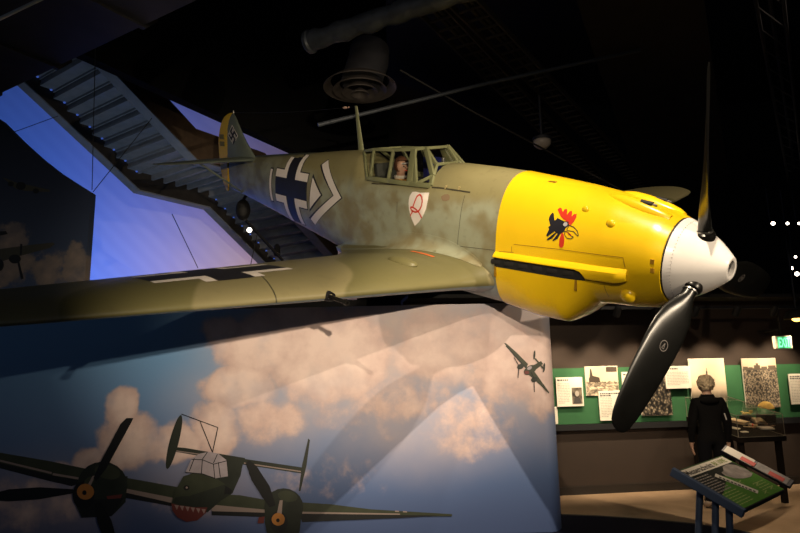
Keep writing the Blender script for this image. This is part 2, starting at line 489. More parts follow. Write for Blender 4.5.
for k in range(nk):
    q0 = dv * (k / nk); q1 = dv * ((k + 1) / nk)
    MB().tube([q0, pr + q1], .012, 6).build('brace', M_duct, t)
# track lamps in the hall behind the partition
for (px, py, Y, s, lab) in ((773, 223.5, 15, 1.2, 'leftmost lit spotlight of the upper row in the dark hall at right'), (787.5, 223.5, 15.5, 1.0, 'second lit spotlight of the upper row in the dark hall at right'),
                            (799, 223.5, 16, .9, 'lit spotlight of the upper row cut by the right picture edge'), (795.5, 257, 17, .9, 'uppermost lit spotlight of the slanting lower cluster at right'),
                            (792.5, 268, 17, 1.2, 'left lit spotlight of the slanting lower cluster at right'), (797, 274, 16.5, 1.5, 'brightest lit spotlight, lowest of the lower cluster at right')):
    c0 = at(px, py, Y)
    t = thing('spotlight', lab, 'spotlight', c0, group='lit spotlights in the dark hall')
    d = (CAM - c0).normalized()
    lamp_head(t, V((0, 0, 0)), d + V((-.1, 0, -.15)), .042 * s, .2, emit('lit_lamp_far', (1, .84, .66), 16))
    MB().tube([V((0, .1, .0)), V((0, .12, .9))], .02, 8).build('stem', M_black, t)
# lamp heads over the panel wall
a = wp(-1.2, 2.50, .75)
trk = thing('lighting_track', 'long black lighting track along the top of the brown panel wall', 'track light', a)
MB().bar(V((0, 0, 0)), WD * 6.2, .04, .04).build('track', M_black, trk, smooth=0)
HEADS = [wl(px, 322, .7) for px in (577, 616, 655, 694, 735, 772, 806)]
for u, z in HEADS:
    q = wp(u, 2.40, .72) - a
    lamp_head(trk, q, -WN * .75 + V((0, 0, -.9)), .05, .15, emit('warm_lens', (1, .7, .4), .8))
    MB().tube([q + WN * .03 + V((0, 0, .03)), q + WN * .03 + V((0, 0, .1))], .012, 8).build('bracket', M_black, trk)
c0 = wp(*wl(797, 319, .95), .95)
t = thing('pendant_lamp', 'warm lit lamp under a dark hood at the right picture edge', 'lamp', c0)
mb = MB(); mb.lathe([(0, .16), (.03, .16), (.10, .12), (.13, .04)], (0, 0, 0), (0, 0, 1), 24, cap1=True); mb.build('hood', M_black, t)
mb = MB(); mb.ball((0, 0, .0), (.06, .06, .035), 14); mb.build('bulb', emit('amber_bulb', (1, .5, .1), 6), t)
MB().tube([V((0, 0, .12)), V((0, 0, .9))], .012, 8).build('stem', M_black, t)
# ------------------------------------------------------------------ the fighter aircraft (local: x aft, y starboard, z up; origin at the spinner's hole)
AY, AP, AB = -0.7961027, -0.32309302, 0.28415032
AO = V((2.5565997, 4.94571861, 2.39529547))
_n = V((math.cos(AY) * math.cos(AP), math.sin(AY) * math.cos(AP), math.sin(AP)))
_s = _n.cross(V((0, 0, 1))).normalized(); _u = _s.cross(_n)
_s2 = _s * math.cos(AB) - _u * math.sin(AB); _u2 = _u * math.cos(AB) + _s * math.sin(AB)
AM = Matrix((-_n, _s2, _u2)).transposed()
AMI = AM.inverted(); ACAM = AMI @ (CAM - AO)
plane = thing('fighter_aircraft', 'olive green single engine fighter aircraft with yellow nose hanging above the sky mural', 'aircraft', AO, AM)


def onp(px, py, y=.4):
    """pixel -> (x, z) on the aircraft's plane at this y"""
    d = AMI @ ray(px, py); t = (y - ACAM.y) / d.y; p = ACAM + d * t; return (p.x, p.z)


FUS = [  # x, top, bottom, half width, centre z, exponent top, exponent bottom
    (.40, .345, -.36, .352, 0, 2.0, 2.0), (.50, .385, -.415, .375, 0, 2.05, 2.05), (.66, .42, -.45, .395, 0, 2.1, 2.1), (.90, .475, -.475, .415, 0, 2.2, 2.2),
    (1.0, .492, -.485, .42, -.02, 2.2, 2.3), (1.26, .528, -.705, .43, -.05, 2.3, 3.6), (1.30, .532, -.715, .43, -.06, 2.3, 3.6), (1.6, .562, -.73, .432, -.06, 2.3, 3.6),
    (2.03, .60, -.72, .432, -.06, 2.3, 3.0), (2.4, .615, -.735, .43, -.06, 2.3, 2.7), (2.80, .622, -.74, .425, -.06, 2.3, 2.5), (2.97, .615, -.74, .425, -.06, 2.3, 2.5),
    (3.0, .40, -.74, .425, -.06, 5, 2.5), (3.4, .395, -.745, .42, -.06, 5, 2.5), (4.0, .395, -.73, .41, -.06, 5, 2.4), (4.10, .42, -.725, .405, -.06, 4.0, 2.4), (4.36, .665, -.70, .395, -.05, 2.2, 2.3),
    (4.6, .668, -.67, .385, -.04, 2.1, 2.2), (5.0, .635, -.62, .36, -.02, 2.05, 2.1), (5.5, .585, -.54, .315, 0, 2, 2), (6.0, .53, -.46, .265, .02, 2, 2), (6.5, .485, -.375, .21, .04, 2, 2),
    (7.0, .44, -.295, .15, .07, 2, 2), (7.5, .40, -.22, .095, .09, 2, 2), (7.9, .365, -.165, .05, .10, 2, 2), (8.04, .33, -.15, .032, .10, 2, 2)]


def fus_ring(x, grow=0., n=56):
    top, bot, w, cz, et, eb = lerp_table(FUS, x)
    w += grow; top += grow; bot -= grow
    pts = []
    for j in range(n):
        a = 2 * math.pi * j / n; c, s = math.cos(a), math.sin(a)
        e = et if s >= 0 else eb; h = (top - cz) if s >= 0 else (cz - bot)
        pts.append((x, w * math.copysign(abs(c) ** (2 / e), c), cz + h * math.copysign(abs(s) ** (2 / e), s)))
    return pts


def fus_y(x, z, grow=0.):
    top, bot, w, cz, et, eb = lerp_table(FUS, x)
    h, e = ((top - cz), et) if z >= cz else ((cz - bot), eb)
    return (w) * max(0, 1 - (abs(z - cz) / h) ** e) ** (1 / e) + grow


def xs_range(a, b, st):
    k = max(1, int(round((b - a) / st))); return [a + (b - a) * i / k for i in range(k + 1)]


# --- fuselage paint: olive above, blue grey flanks with soft mottling
m_fus, nt, b = new_mat('olive_mottled_camouflage'); n = N(nt); o_ = n.obj(); x_, y_, z_ = n.xyz(o_)
mot = n.noise(n.vm('MULTIPLY', o_, (1, 1, 1.1)), 3.6, 2.5, .5, .3)
hi = n.noise(o_, 1.1, 3)
hgt = n.m('ADD', z_, n.m('MULTIPLY', n.m('SUBTRACT', hi, .5), .18))
side = n.ramp(n.step(mot, .36, .66), [(0, srgb(124, 117, 87)), (1, srgb(143, 147, 125))])
topc = n.ramp(hi, [(.35, srgb(124, 117, 80)), (.65, srgb(132, 126, 90))])
c = n.mix(n.step(hgt, .22, .42), side, topc)
tailm = n.step(x_, 5.2, 6.6)
c = n.mix(n.m('MULTIPLY', tailm, .6), c, n.ramp(mot, [(.4, srgb(84, 88, 78)), (.62, srgb(118, 124, 112))]))
belly = n.step(hgt, -.34, -.5)
c = n.mix(n.m('MULTIPLY', belly, .85), c, srgb(112, 128, 134))
dirt = n.noise(o_, 14, 5)
c = n.mix(n.m('MULTIPLY', n.step(dirt, .55, .75), .22), c, srgb(80, 72, 52))
nt.links.new(c, b.inputs['Base Color']); b.inputs['Roughness'].default_value = .42
bp = n.new('ShaderNodeBump'); bp.inputs['Strength'].default_value = .08; bp.inputs['Distance'].default_value = .05
n.put(bp.inputs['Height'], n.noise(o_, 5, 2)); nt.links.new(bp.outputs['Normal'], b.inputs['Normal'])

m_wing, nt, b = new_mat('two_tone_olive_wing_camouflage'); n = N(nt); o_ = n.obj(); x_, y_, z_ = n.xyz(o_)
wob = n.m('MULTIPLY', n.m('SUBTRACT', n.noise(o_, .9, 1), .5), .5)
yy = n.m('ADD', n.m('ABSOLUTE', y_), wob)
k1 = n.m('ADD', yy, n.m('MULTIPLY', n.m('SUBTRACT', x_, 2.4), .75))
def band(a, b_): return n.m('MULTIPLY', n.step(k1, a - .02, a + .02), n.step(k1, b_ + .02, b_ - .02))
dk = n.m('ADD', band(3.25, 4.1), band(.2, 1.95), clamp=True)
c = n.mix(dk, srgb(126, 119, 86), srgb(102, 98, 64))
c = n.mix(n.m('MULTIPLY', n.step(n.noise(o_, 9, 5), .55, .8), .25), c, srgb(84, 78, 56))
ay = n.m('ABSOLUTE', y_)
seam = n.m('LESS_THAN', n.m('ABSOLUTE', n.m('SUBTRACT', ay, n.m('ADD', 2.66, n.m('MULTIPLY', n.m('SUBTRACT', x_, 2.3), -.25)))), .006)
c = n.mix(n.m('MULTIPLY', seam, .8), c, (.02, .02, .015))
nt.links.new(c, b.inputs['Base Color']); b.inputs['Roughness'].default_value = .40
m_under = mat('pale_blue_grey_underside', srgb(108, 124, 132), .4, var=.08)

# cowling
xs = [.40, .43, .46] + xs_range(.50, 1.985, .045)
cowl_mb = MB(); cowl_mb.loft([fus_ring(x, .006) for x in xs], cap=True)
cowling = cowl_mb.build('engine_cowling', M_yellow, plane)
# gap ring behind the spinner
mb = MB(); mb.lathe([(.385, .30), (.385, .345), (.402, .345)], (0, 0, 0), (1, 0, 0), 48); mb.build('cowling_gap_ring', M_black, cowling)
# fuselage with the cockpit cut open
xs = xs_range(1.985, 2.80, .06) + [2.86, 2.92, 2.97, 3.0, 3.02] + xs_range(3.05, 4.06, .07) + xs_range(4.12, 4.6, .04) + xs_range(4.66, 8.04, .07)
fus_mb = MB(); fus_mb.loft([fus_ring(x) for x in xs], cap=True)
cut = MB()
for f, mi in zip(fus_mb.f, fus_mb.mi):
    c = sum((V(fus_mb.v[i]) for i in f), V((0, 0, 0))) / len(f)
    if 3.005 < c.x < 4.06 and c.z > .30 and abs(c.y) < .30: continue
    cut.f.append(f); cut.mi.append(mi)
cut.v = fus_mb.v
fuselage = cut.build('fuselage', m_fus, plane)
allmb = MB(); allmb.loft([fus_ring(x, .006 if x < 1.985 else 0) for x in xs_range(.42, 2.80, .03) + [2.86, 2.92, 2.97, 3.0] + xs_range(3.05, 8.04, .05)], cap=False)
BODY = BVHTree.FromPolygons([V(v) for v in allmb.v], allmb.f)


def cut_grid(polys, step):
    """flat polygons (list of 2d points, mat) -> small faces"""
    b = bmesh.new()
    for pts, m_ in polys:
        tris = tessellate_polygon([[V((p[0], p[1], 0)) for p in pts]])
        vs = [b.verts.new((p[0], p[1], 0)) for p in pts]
        for t in tris:
            try: f = b.faces.new([vs[i] for i in t]); f.material_index = m_
            except ValueError: pass
    bmesh.ops.remove_doubles(b, verts=b.verts, dist=1e-5)
    for ax in (0, 1):
        lo = min(v.co[ax] for v in b.verts); hi = max(v.co[ax] for v in b.verts)
        k = int(lo / step)
        while k * step < hi:
            if k * step > lo:
                co = [0, 0, 0]; no = [0, 0, 0]; co[ax] = k * step; no[ax] = 1
                bmesh.ops.bisect_plane(b, geom=list(b.verts) + list(b.edges) + list(b.faces), plane_co=co, plane_no=no, dist=1e-6)
            k += 1
    return b


def decal(name, polys, mats, bvh, axis, off, parent, step=.05, sign=1):
    """project flat paintwork onto a skin: axis 'y' takes (x, z) seen from y = +sign, axis 'z' takes (x, y) from above"""
    b = cut_grid(polys, step)
    bmesh.ops.remove_doubles(b, verts=b.verts, dist=1e-4)
    mb = MB(); ok = {}
    b.verts.index_update()
    for v in b.verts:
        if axis == 'y': o, d = V((v.co.x, 1.5 * sign, v.co.y)), V((0, -sign, 0))
        else: o, d = V((v.co.x, v.co.y, 2)), V((0, 0, -1))
        loc, nor, i, _ = bvh.ray_cast(o, d)
        if loc is None: ok[v.index] = None; continue
        if nor.dot(d) > 0: nor = -nor
        ok[v.index] = loc + nor * off
    vs = [ok[i] if ok[i] is not None else V((0, 0, 0)) for i in range(len(b.verts))]
    o0 = len(mb.v); mb.v += [tuple(v) for v in vs]
    for f in b.faces:
        if all(ok[v.index] is not None for v in f.verts):
            mb.f.append(tuple(v.index for v in f.verts)); mb.mi.append(f.material_index)
    b.free()
    return mb.build(name, mats, parent, smooth=40, fix=False)


def rect(x0, z0, x1, z1): return [(x0, z0), (x1, z0), (x1, z1), (x0, z1)]


def strip(pts, w):
    """polyline -> list of quads of width w"""
    out = []
    for a, b_ in zip(pts, pts[1:]):
        d = V((b_[0] - a[0], b_[1] - a[1])); nn = V((-d.y, d.x)).normalized() * w / 2
        out.append([(a[0] + nn.x, a[1] + nn.y), (b_[0] + nn.x, b_[1] + nn.y), (b_[0] - nn.x, b_[1] - nn.y), (a[0] - nn.x, a[1] - nn.y)])
    return out


def circ(cx, cz, r, k=16, rz=None): return [(cx + r * math.cos(2 * math.pi * i / k), cz + (rz or r) * math.sin(2 * math.pi * i / k)) for i in range(k)]


# --- fuselage cross, bar, chevron and triangle on both flanks
def flank(s):
    cx, cz, A_, hb, w, ol = 5.79, .10, .47, .125, .105, .016
    bl = []; wh = []
    for sx in (1, -1):
        for sz in (1, -1):
            def P(a, b_): return (cx + sx * a, cz + sz * b_)
            wh.append([P(hb, hb), P(A_, hb), P(A_, hb + w), P(hb + w, hb + w), P(hb + w, A_ + .02), P(hb, A_ + .02)])
            bl.append([P(hb, hb), P(A_ + ol, hb), P(A_ + ol, hb + w + ol), P(hb + w + ol, hb + w + ol), P(hb + w + ol, A_ + .02 + ol), P(hb, A_ + .02 + ol)])
    cr = [rect(cx - A_, cz - hb, cx + A_, cz + hb), rect(cx - hb, cz + hb, cx + hb, cz + A_ + .02), rect(cx - hb, cz - A_ - .02, cx + hb, cz - hb)]
    decal('cross_marking', [(p, 0) for p in bl + cr], [M_mark_black], BODY, 'y', .003, fuselage, sign=s)
    for p in wh: decal('cross_border', [(p, 0)], [M_mark_white], BODY, 'y', .006, fuselage, sign=s)
    decal('bar_marking', [(rect(6.37, -.17, 6.47, .33), 0)], [M_mark_black], BODY, 'y', .003, fuselage, sign=s)
    decal('bar_marking', [(rect(6.385, -.15, 6.452, .31), 0)], [M_mark_white], BODY, 'y', .006, fuselage, sign=s)
    ap, t, bt = (4.48, .115), (4.97, .53), (5.20, -.33)
    def chev(w, e):
        du = V((t[0] - ap[0], t[1] - ap[1])).normalized(); dl = V((bt[0] - ap[0], bt[1] - ap[1])).normalized()
        w = w + 2 * e
        ap2 = (ap[0] - e * 1.6, ap[1])
        inn = (ap2[0] + w * 1.45, ap2[1] + .01)
        tt = (t[0] + du.x * e, t[1] + du.y * e); bb = (bt[0] + dl.x * e, bt[1] + dl.y * e)
        return [[ap2, tt, (tt[0] + w * .85, tt[1] - w * .55), inn], [ap2, inn, (bb[0] + w * .75, bb[1] + w * .6), bb]]
    decal('chevron_marking', [(p, 0) for p in chev(.115, .018)], [M_mark_black], BODY, 'y', .003, fuselage, sign=s)
    decal('chevron_marking', [(p, 0) for p in chev(.115, 0)], [M_mark_white], BODY, 'y', .006, fuselage, sign=s)
    decal('triangle_marking', [([(4.91, .10), (5.21, .345), (5.27, -.165)], 0)], [M_mark_black], BODY, 'y', .003, fuselage, sign=s)
    decal('triangle_marking', [([(4.945, .10), (5.195, .30), (5.25, -.12)], 0)], [M_mark_white], BODY, 'y', .006, fuselage, sign=s)


flank(1); flank(-1)
# --- white shield with a red monogram below the windscreen
sh = [(a - .075, b_) for a, b_ in [(3.27, .315), (3.21, .322), (3.15, .318), (3.085, .325), (3.03, .33), (3.025, .25), (3.035, .16), (3.07, .08), (3.13, .01), (3.195, -.04), (3.245, .03), (3.285, .12), (3.30, .2), (3.295, .27)]]
decal('shield_emblem', [(sh, 0)], [M_mark_white], BODY, 'y', .003, fuselage, .04)
loop = [(a - .075, b_) for a, b_ in [(3.222, .165), (3.20, .22), (3.18, .275), (3.15, .30), (3.11, .285), (3.085, .24), (3.09, .19), (3.12, .14), (3.15, .118), (3.20, .112), (3.245, .125), (3.262, .155), (3.23, .16), (3.18, .145), (3.135, .122), (3.10, .085), (3.085, .06)]]
leg = [(3.14, .125), (3.17, .09), (3.187, .06)]
decal('monogram', [(p, 0) for p in strip(loop, .017) + strip(leg, .013)], [M_red], BODY, 'y', .006, fuselage, .04)
# --- rooster head emblem on the cowling


def px_poly(pts, y=.405, sc=533 / 60, ox=535, oy=195): return [onp(ox + p[0] / sc, oy + p[1] / sc, y) for p in pts]


neck = px_poly([(135, 160), (150, 170), (165, 225), (180, 225), (185, 205), (205, 215), (250, 235), (290, 240), (300, 270), (275, 295), (262, 330), (235, 345), (215, 385), (180, 405), (170, 400), (210, 345), (205, 335), (165, 385), (130, 398), (118, 390), (190, 330), (185, 320), (125, 368), (113, 355), (135, 300), (122, 285), (140, 270), (116, 215), (120, 185)])
comb = px_poly([(170, 135), (185, 120), (203, 128), (220, 158), (228, 135), (245, 132), (255, 145), (262, 180), (278, 150), (295, 150), (302, 170), (305, 195), (320, 175), (340, 175), (345, 205), (335, 240), (310, 275), (295, 258), (270, 235), (235, 215), (205, 185)])
beak = [px_poly([(300, 272), (340, 285), (375, 318), (390, 352), (388, 365), (345, 325), (285, 312)]), px_poly([(270, 318), (300, 330), (325, 360), (350, 372), (330, 388), (295, 380), (275, 355)])]
watt = px_poly([(245, 335), (265, 345), (275, 395), (273, 445), (258, 465), (240, 462), (230, 440), (232, 390)])
mouth = px_poly([(290, 325), (330, 350), (325, 362), (305, 350)])
eye = px_poly([(268 + 18 * math.cos(i * .5236), 262 + 18 * math.sin(i * .5236)) for i in range(12)])
bk = [strip(p + [p[0]], .007) for p in beak]
decal('rooster_emblem', [(neck, 0), (comb, 1), (watt, 1), (mouth, 1)] + [(q, 0) for b_ in bk for q in b_], [M_mark_black, M_red], BODY, 'y', .003, cowling, .04)
decal('rooster_emblem', [(eye, 0)], [mat('pale_grey_eye', (.4, .4, .42), .4)], BODY, 'y', .006, cowling, .04)
# --- panel seams and small fittings
m_seam = mat('panel_seam', (.035, .03, .018), .6)
m_yseam = mat('yellow_panel_seam', (.30, .16, .006), .5)
Q = lambda pts, y=.42: [onp(*p, y) for p in pts]
sl = []
for pl in ([(515, 244), (560, 249), (622, 258)], [(622, 258), (624, 268)], [(513, 246), (513, 252)], [(575, 176), (610, 187), (655, 203)], [(496, 251), (515, 252)], [(601, 286), (601, 300)]):
    sl += strip(Q(pl), .006)
decal('panel_seam', [(p, 0) for p in sl], [m_yseam], BODY, 'y', .0025, cowling, .06)
sl = []
for pl in ([(368, 184), (410, 186.5), (437, 188.7), (466, 193)],):
    sl += strip(Q(pl, .41), .013)
for pl in ([(461, 196), (460, 225), (458, 246)], [(459, 246), (495, 250)], [(397, 202), (397, 212)]):
    sl += strip(Q(pl, .42), .005)
decal('panel_seam', [(p, 0) for p in sl], [m_seam], BODY, 'y', .0025, fuselage, .06)
decal('paint_chip', [(Q([(443 + 4 * math.cos(a * .7) * (1 + .3 * (a % 2)), 198 + 3.4 * math.sin(a * .7)) for a in range(9)]), 0)], [mat('worn_brown_primer', (.20, .14, .08), .7)], BODY, 'y', .0027, fuselage, .05)
for (px, py) in ((445, 186), (458, 187)):
    x, z = onp(px, py, .36); y = fus_y(x, z)
    MB().bar((x, y + .01, z), (x + .045, y + .03, z - .09) if 0 else (x + .03, y + .012, z - .08), .016, .014).build('latch', mat('worn_latch_yellow', (.42, .34, .16), .5), fuselage)
for (px, py, r, fl) in ((607, 225, .042, .5), (580, 211, .035, .5), (623, 297, .07, .75)):
    x, z = onp(px, py, .40); y = fus_y(x, z, .004)
    MB().ball((x, y, z), (r, r * fl, r), 16).build('cowling_blister', M_yellow, cowling)
for (px, py) in ((651, 262), (651, 271)):
    x, z = onp(px, py, .39); y = fus_y(x, z, .008)
    MB().box((x, y, z), (.03, .012, .035)).build('latch', m_yseam, cowling)
# --- exhaust ledge, black slot and stubs (both flanks)
def zled(x): return -.095 - .052 * (x - .65)
for s in (1, -1):
    rings = []
    for x in xs_range(.65, 1.985, .05):
        z = zled(x); t = min(1, (x - .60) / .12); fat = 1 if x < 1.0 else max(.0, 1 - (x - 1.0) / .06)
        yb = fus_y(x, z, 0.); o = .046 * t ** .5
        lo = .016 + .07 * fat * t ** .5
        prof = [(yb - .02, z + .045), (yb + .006, z + .04), (yb + o * .6, z + .022), (yb + o, z - .002), (yb + o, z - lo * .75), (yb + o * .7, z - lo), (fus_y(x, z - lo) - .02, z - lo)]
        rings.append([(x, s * p[0], p[1]) for p in prof])
    MB().loft(rings).build('exhaust_ledge', M_yellow, cowling)
    rings = []
    for x in xs_range(1.02, 1.99, .05):
        z = zled(x) - .012; yb = fus_y(x, z, .012); yc = fus_y(x, z - .10, .012)
        rings.append([(x, s * (yb - .06), z), (x, s * yb, z), (x, s * yc, z - .10), (x, s * (yc - .06), z - .10)])
    slot = MB().loft(rings).build('exhaust_slot', mat('soot_black', (.006, .006, .006), .85), cowling)
    for k in range(6):
        x = 1.12 + k * .16; z = zled(x) - .06; yb = fus_y(x, z, .01)
        MB().bar((x, s * (yb - .02), z), (x + .10, s * (yb + .006), z - .006), .045, .045, m=0, bev=.01).build('exhaust_stub', mat('burnt_steel', (.008, .007, .006), .8), slot)
    for x in (1.10, 1.98):
        z = zled(x) - .16
        MB().box((x, s * fus_y(x, z, .01), z), (.02, .014, .10)).build('slot_bracket', m_yseam, cowling)
# --- gun troughs on the cowling top
for s in (1, -1):
    mb = MB(); rings = []
    for x in xs_range(.46, 1.06, .04):
        t = (x - .46) / .60; r = .066 * math.sin(math.pi * min(1, (.12 + t * .88))) ** .6 + .004
        top_, bot_, w_, cz_, e1, e2 = lerp_table(FUS, x)
        yc = s * .11; zc = cz_ + (top_ - cz_) * max(0, 1 - (.11 / w_) ** e1) ** (1 / e1) - .022
        rings.append([(x, yc + r * 1.1 * math.cos(a * math.pi / 8), zc + r * math.sin(a * math.pi / 8)) for a in range(16)])
    mb.loft(rings); g = mb.build('gun_fairing', M_yellow, cowling)
    MB().tube([(.72, s * .125, .452), (.62, s * .125, .440)], .024, 12).build('gun_port', M_black, g)
    MB().tube([(.63, s * .125, .442), (.585, s * .125, .436)], .012, 10).build('gun_muzzle', M_steel, g)
x, z = onp(557, 184, .1)
MB().box((x + .02, .14, lerp_table(FUS, x)[0] - .022), (.08, .035, .03), bev=.006).build('filler_hatch', m_yseam, cowling)

# --- spinner and propeller
PRX, PRA = .214, .196
mb = MB(); mb.lathe([(.05, .001), (.05, .062), (.004, .062), (0, .072), (0, .088), (.006, .095), (.03, .118), (.07, .154), (.12, .195), (.18, .238), (.24, .276), (.30, .309), (.35, .333), (.385, .346), (.392, .34), (.392, .30)], (0, 0, 0), (1, 0, 0), 64)
spinner = mb.build('spinner', M_white, plane, smooth=50)
MB().lathe([(.049, .001), (.048, .06)], (-.001, 0, 0), (1, 0, 0), 32).build('spinner_bore', M_black, spinner)
mb = MB()
for k in range(72):
    a = 2 * math.pi * k / 72
    mb.ball((.33, .3275 * math.cos(a), .3275 * math.sin(a)), .0035, 6)
mb.build('rivet_row', mat('rivet_grey', (.35, .33, .31), .4), spinner)
BLADES = []
for k in range(3):
    an = PRA + k * 2 * math.pi / 3
    rd = V((0, math.sin(an), math.cos(an))); tg = V((0, math.cos(an), -math.sin(an))); ax = V((1, 0, 0)); c0 = V((PRX, 0, 0))
    rings = []
    #        r    chord  thick  twist(deg) blend
    TAB = [(.17, .105, .105, -50), (.27, .105, .105, -50), (.33, .11, .10, -46), (.42, .20, .085, -38), (.52, .275, .066, -33), (.65, .32, .052, -29), (.80, .335, .043, -26), (1.0, .325, .035, -24), (1.2, .30, .027, -22),
           (1.38, .262, .020, -20), (1.47, .225, .016, -19), (1.52, .175, .012, -19), (1.545, .105, .008, -19), (1.552, .03, .004, -19)]
    for r, ch, th, tw in TAB:
        ca = math.cos(R(tw)); sa = math.sin(R(tw)); cdv = tg * ca + ax * sa; nv = rd.cross(cdv)
        rr = []
        for j in range(20):
            a = 2 * math.pi * j / 20; u = math.cos(a); w_ = math.sin(a)
            rnd = 1 if r < .3 else max(0, 1 - (r - .3) / .25)
            prof = w_ * (1 if rnd > .99 else (rnd + (1 - rnd) * (.75 - .35 * u)))
            rr.append(c0 + rd * r + cdv * (u * ch / 2) + nv * (prof * th / 2))
        rings.append(rr)
    mb = MB(); mb.loft(rings)
    bl = mb.build('propeller_blade', M_rubber, plane, smooth=60)
    mb = MB(); mb.lathe([(.195, .07), (.235, .083), (.262, .078), (.275, .06)], c0, rd, 28); mb.build('blade_collar', mat('blade_collar_black', (.012, .011, .01), .3, .4), bl)
    mb = MB(); mb.lathe([(.262, .062), (.285, .062), (.285, .054)], c0, rd, 24); mb.build('collar_ring', M_steel, bl)
    # maker's roundel on the blade face
    r_, ch, th, tw = .80, .298, .043, -28
    ca = math.cos(R(tw)); sa = math.sin(R(tw)); cdv = tg * ca + ax * sa; nv = rd.cross(cdv)
    fc = nv if nv.x < 0 else -nv
    mb = MB(); o_c = c0 + rd * r_ + cdv * .01 + fc * (th * .40 + .003)
    def ring2(r0, r1, k_=24):
        vs = []
        for j in range(k_):
            a = 2 * math.pi * j / k_; e = cdv * math.cos(a) * .8 + rd * math.sin(a)
            vs += [o_c + e * r0, o_c + e * r1]
        mb.add(vs, [(2 * j, 2 * ((j + 1) % k_), 2 * ((j + 1) % k_) + 1, 2 * j + 1) for j in range(k_)])
    ring2(.040, .046)
    for (u0, v0, u1, v1) in ((-.012, .022, 0, -.024), (.012, .022, 0, -.024), (-.012, .022, .012, .022), (-.007, .002, .007, .002)):
        p0 = o_c + cdv * u0 + rd * v0; p1 = o_c + cdv * u1 + rd * v1; d_ = (p1 - p0).normalized(); q_ = d_.cross(fc) * .0025
        mb.poly([p0 + q_, p1 + q_, p1 - q_, p0 - q_])
    mb.build('blade_roundel', mat('roundel_grey', (.17, .15, .14), .5), bl, smooth=0)
    BLADES.append(bl)

# --- wings
def naca(t, x): return 5 * t * (.2969 * math.sqrt(x) - .126 * x - .3516 * x * x + .2843 * x ** 3 - .1036 * x ** 4)
def camb(x, m_=.02, p=.35): return m_ / p ** 2 * (2 * p * x - x * x) if x < p else m_ / (1 - p) ** 2 * ((1 - 2 * p) + 2 * p * x - x * x)
WT = [  # y, LE x, TE x, thickness ratio, z lift
    (.30, 1.98, 4.70, .175, .03), (.42, 2.02, 4.50, .165, .022), (.55, 2.075, 4.28, .152, .008), (.75, 2.12, 4.12, .145, 0), (1.2, 2.16, 4.04, .14, 0), (2.2, 2.245, 3.86, .135, 0), (3.2, 2.33, 3.70, .128, 0), (4.2, 2.415, 3.54, .115, 0),
    (4.6, 2.455, 3.46, .11, 0), (4.78, 2.51, 3.40, .105, 0), (4.87, 2.60, 3.32, .10, 0), (4.92, 2.74, 3.20, .09, 0), (4.94, 2.90, 3.06, .06, 0)]
NU = 22
WZ = {1: .114, -1: .076}
def wing_ring(y, s):
    le, te, t, zl = lerp_table(WT, y); ch = te - le
    zc = -.46 + WZ[s] * (y - .45) + zl
    up = []; lo = []
    for i in range(NU + 1):
        u = .5 * (1 - math.cos(math.pi * i / NU)); x = le + u * ch
        up.append((x, s * y, zc - u * ch * .03 + ch * (camb(u) + naca(t, u)))); lo.append((x, s * y, zc - u * ch * .03 + ch * (camb(u) - naca(t, u))))
    return up + lo[-2:0:-1]
def build_wing(s, part):
    ys = xs_range(.30, .8, .05) + xs_range(.9, 4.6, .12) + [4.66, 4.72, 4.78, 4.82, 4.87, 4.9, 4.92, 4.94]
    rings = [wing_ring(y, s) for y in ys]; nn = len(rings[0])
    mb = MB(); vs = [p for r in rings for p in r]; fs = []; mi = []
    mb.v = vs
    for i in range(len(rings) - 1):
        for j in range(nn):
            mb.f.append((i * nn + j, i * nn + (j + 1) % nn, (i + 1) * nn + (j + 1) % nn, (i + 1) * nn + j))
            mb.mi.append(0 if (j < NU or j >= nn - 1) else 1)
    mb.f.append(tuple(range(nn))); mb.mi.append(0); mb.f.append(tuple((len(rings) - 1) * nn + j for j in range(nn))); mb.mi.append(0)
    up = [f for f, m_ in zip(mb.f, mb.mi) if m_ == 0 and len(f) == 4]
    bvh = BVHTree.FromPolygons([V(v) for v in mb.v], up)
    o = mb.build('wing', [m_wing, m_under], plane, smooth=50)
    # wing cross
    cx, cy, A_, AX, hb, w = 3.02, 2.80 * s, .60, .38, .16, .095
    wh = []
    for sx in (1, -1):
        for sy in (1, -1):
            P = lambda a, b_: (cx + sx * a, cy + sy * b_)
            wh.append([P(hb, hb), P(AX, hb), P(AX, hb + w), P(hb + w, hb + w), P(hb + w, A_), P(hb, A_)])
    decal('cross_marking', [(p, 0) for p in [rect(cx - AX, cy - hb, cx + AX, cy + hb), rect(cx - hb, cy + hb, cx + hb, cy + A_), rect(cx - hb, cy - A_, cx + hb, cy - hb)]], [M_mark_black], bvh, 'z', .003, o, .08)
    for p in wh: decal('cross_border', [(p, 0)], [M_mark_white], bvh, 'z', .005, o, .08)
    decal('walkway_stripe', [(p, 0) for p in strip([(2.98, .61 * s), (2.60, .65 * s)], .03)], [mat('orange_red_stripe', (.62, .13, .03), .5)], bvh, 'z', .004, o, .08)
    # cannon blister
    loc = bvh.ray_cast(V((2.62, 1.06 * s, 2)), V((0, 0, -1)))[0]
    MB().ball(loc + V((0, 0, -.005)), (.20, .085, .05), 20).build('wing_blister', m_wing, o)
    # cannon in the leading edge
    y = 2.19 * s; le = lerp_table(WT, 2.19)[0]; zc = -.46 + WZ[s] * (2.19 - .45) - .005
    g = MB().lathe([(0, .02), (-.035, .038), (.02, .046), (.10, .044)], (le + .01, y, zc), (1, 0, 0), 18, cap0=False).build('gun_socket', M_black, o)
    MB().lathe([(.02, .017), (-.16, .017), (-.17, .015), (-.20, .015), (-.20, .022), (-.235, .022), (-.235, .013), (-.20, .010)], (le, y, zc), (1, 0, 0), 16).build('gun_barrel', mat('gun_metal', (.025, .024, .022), .35, .7), o)
    # leading edge slat
    return o
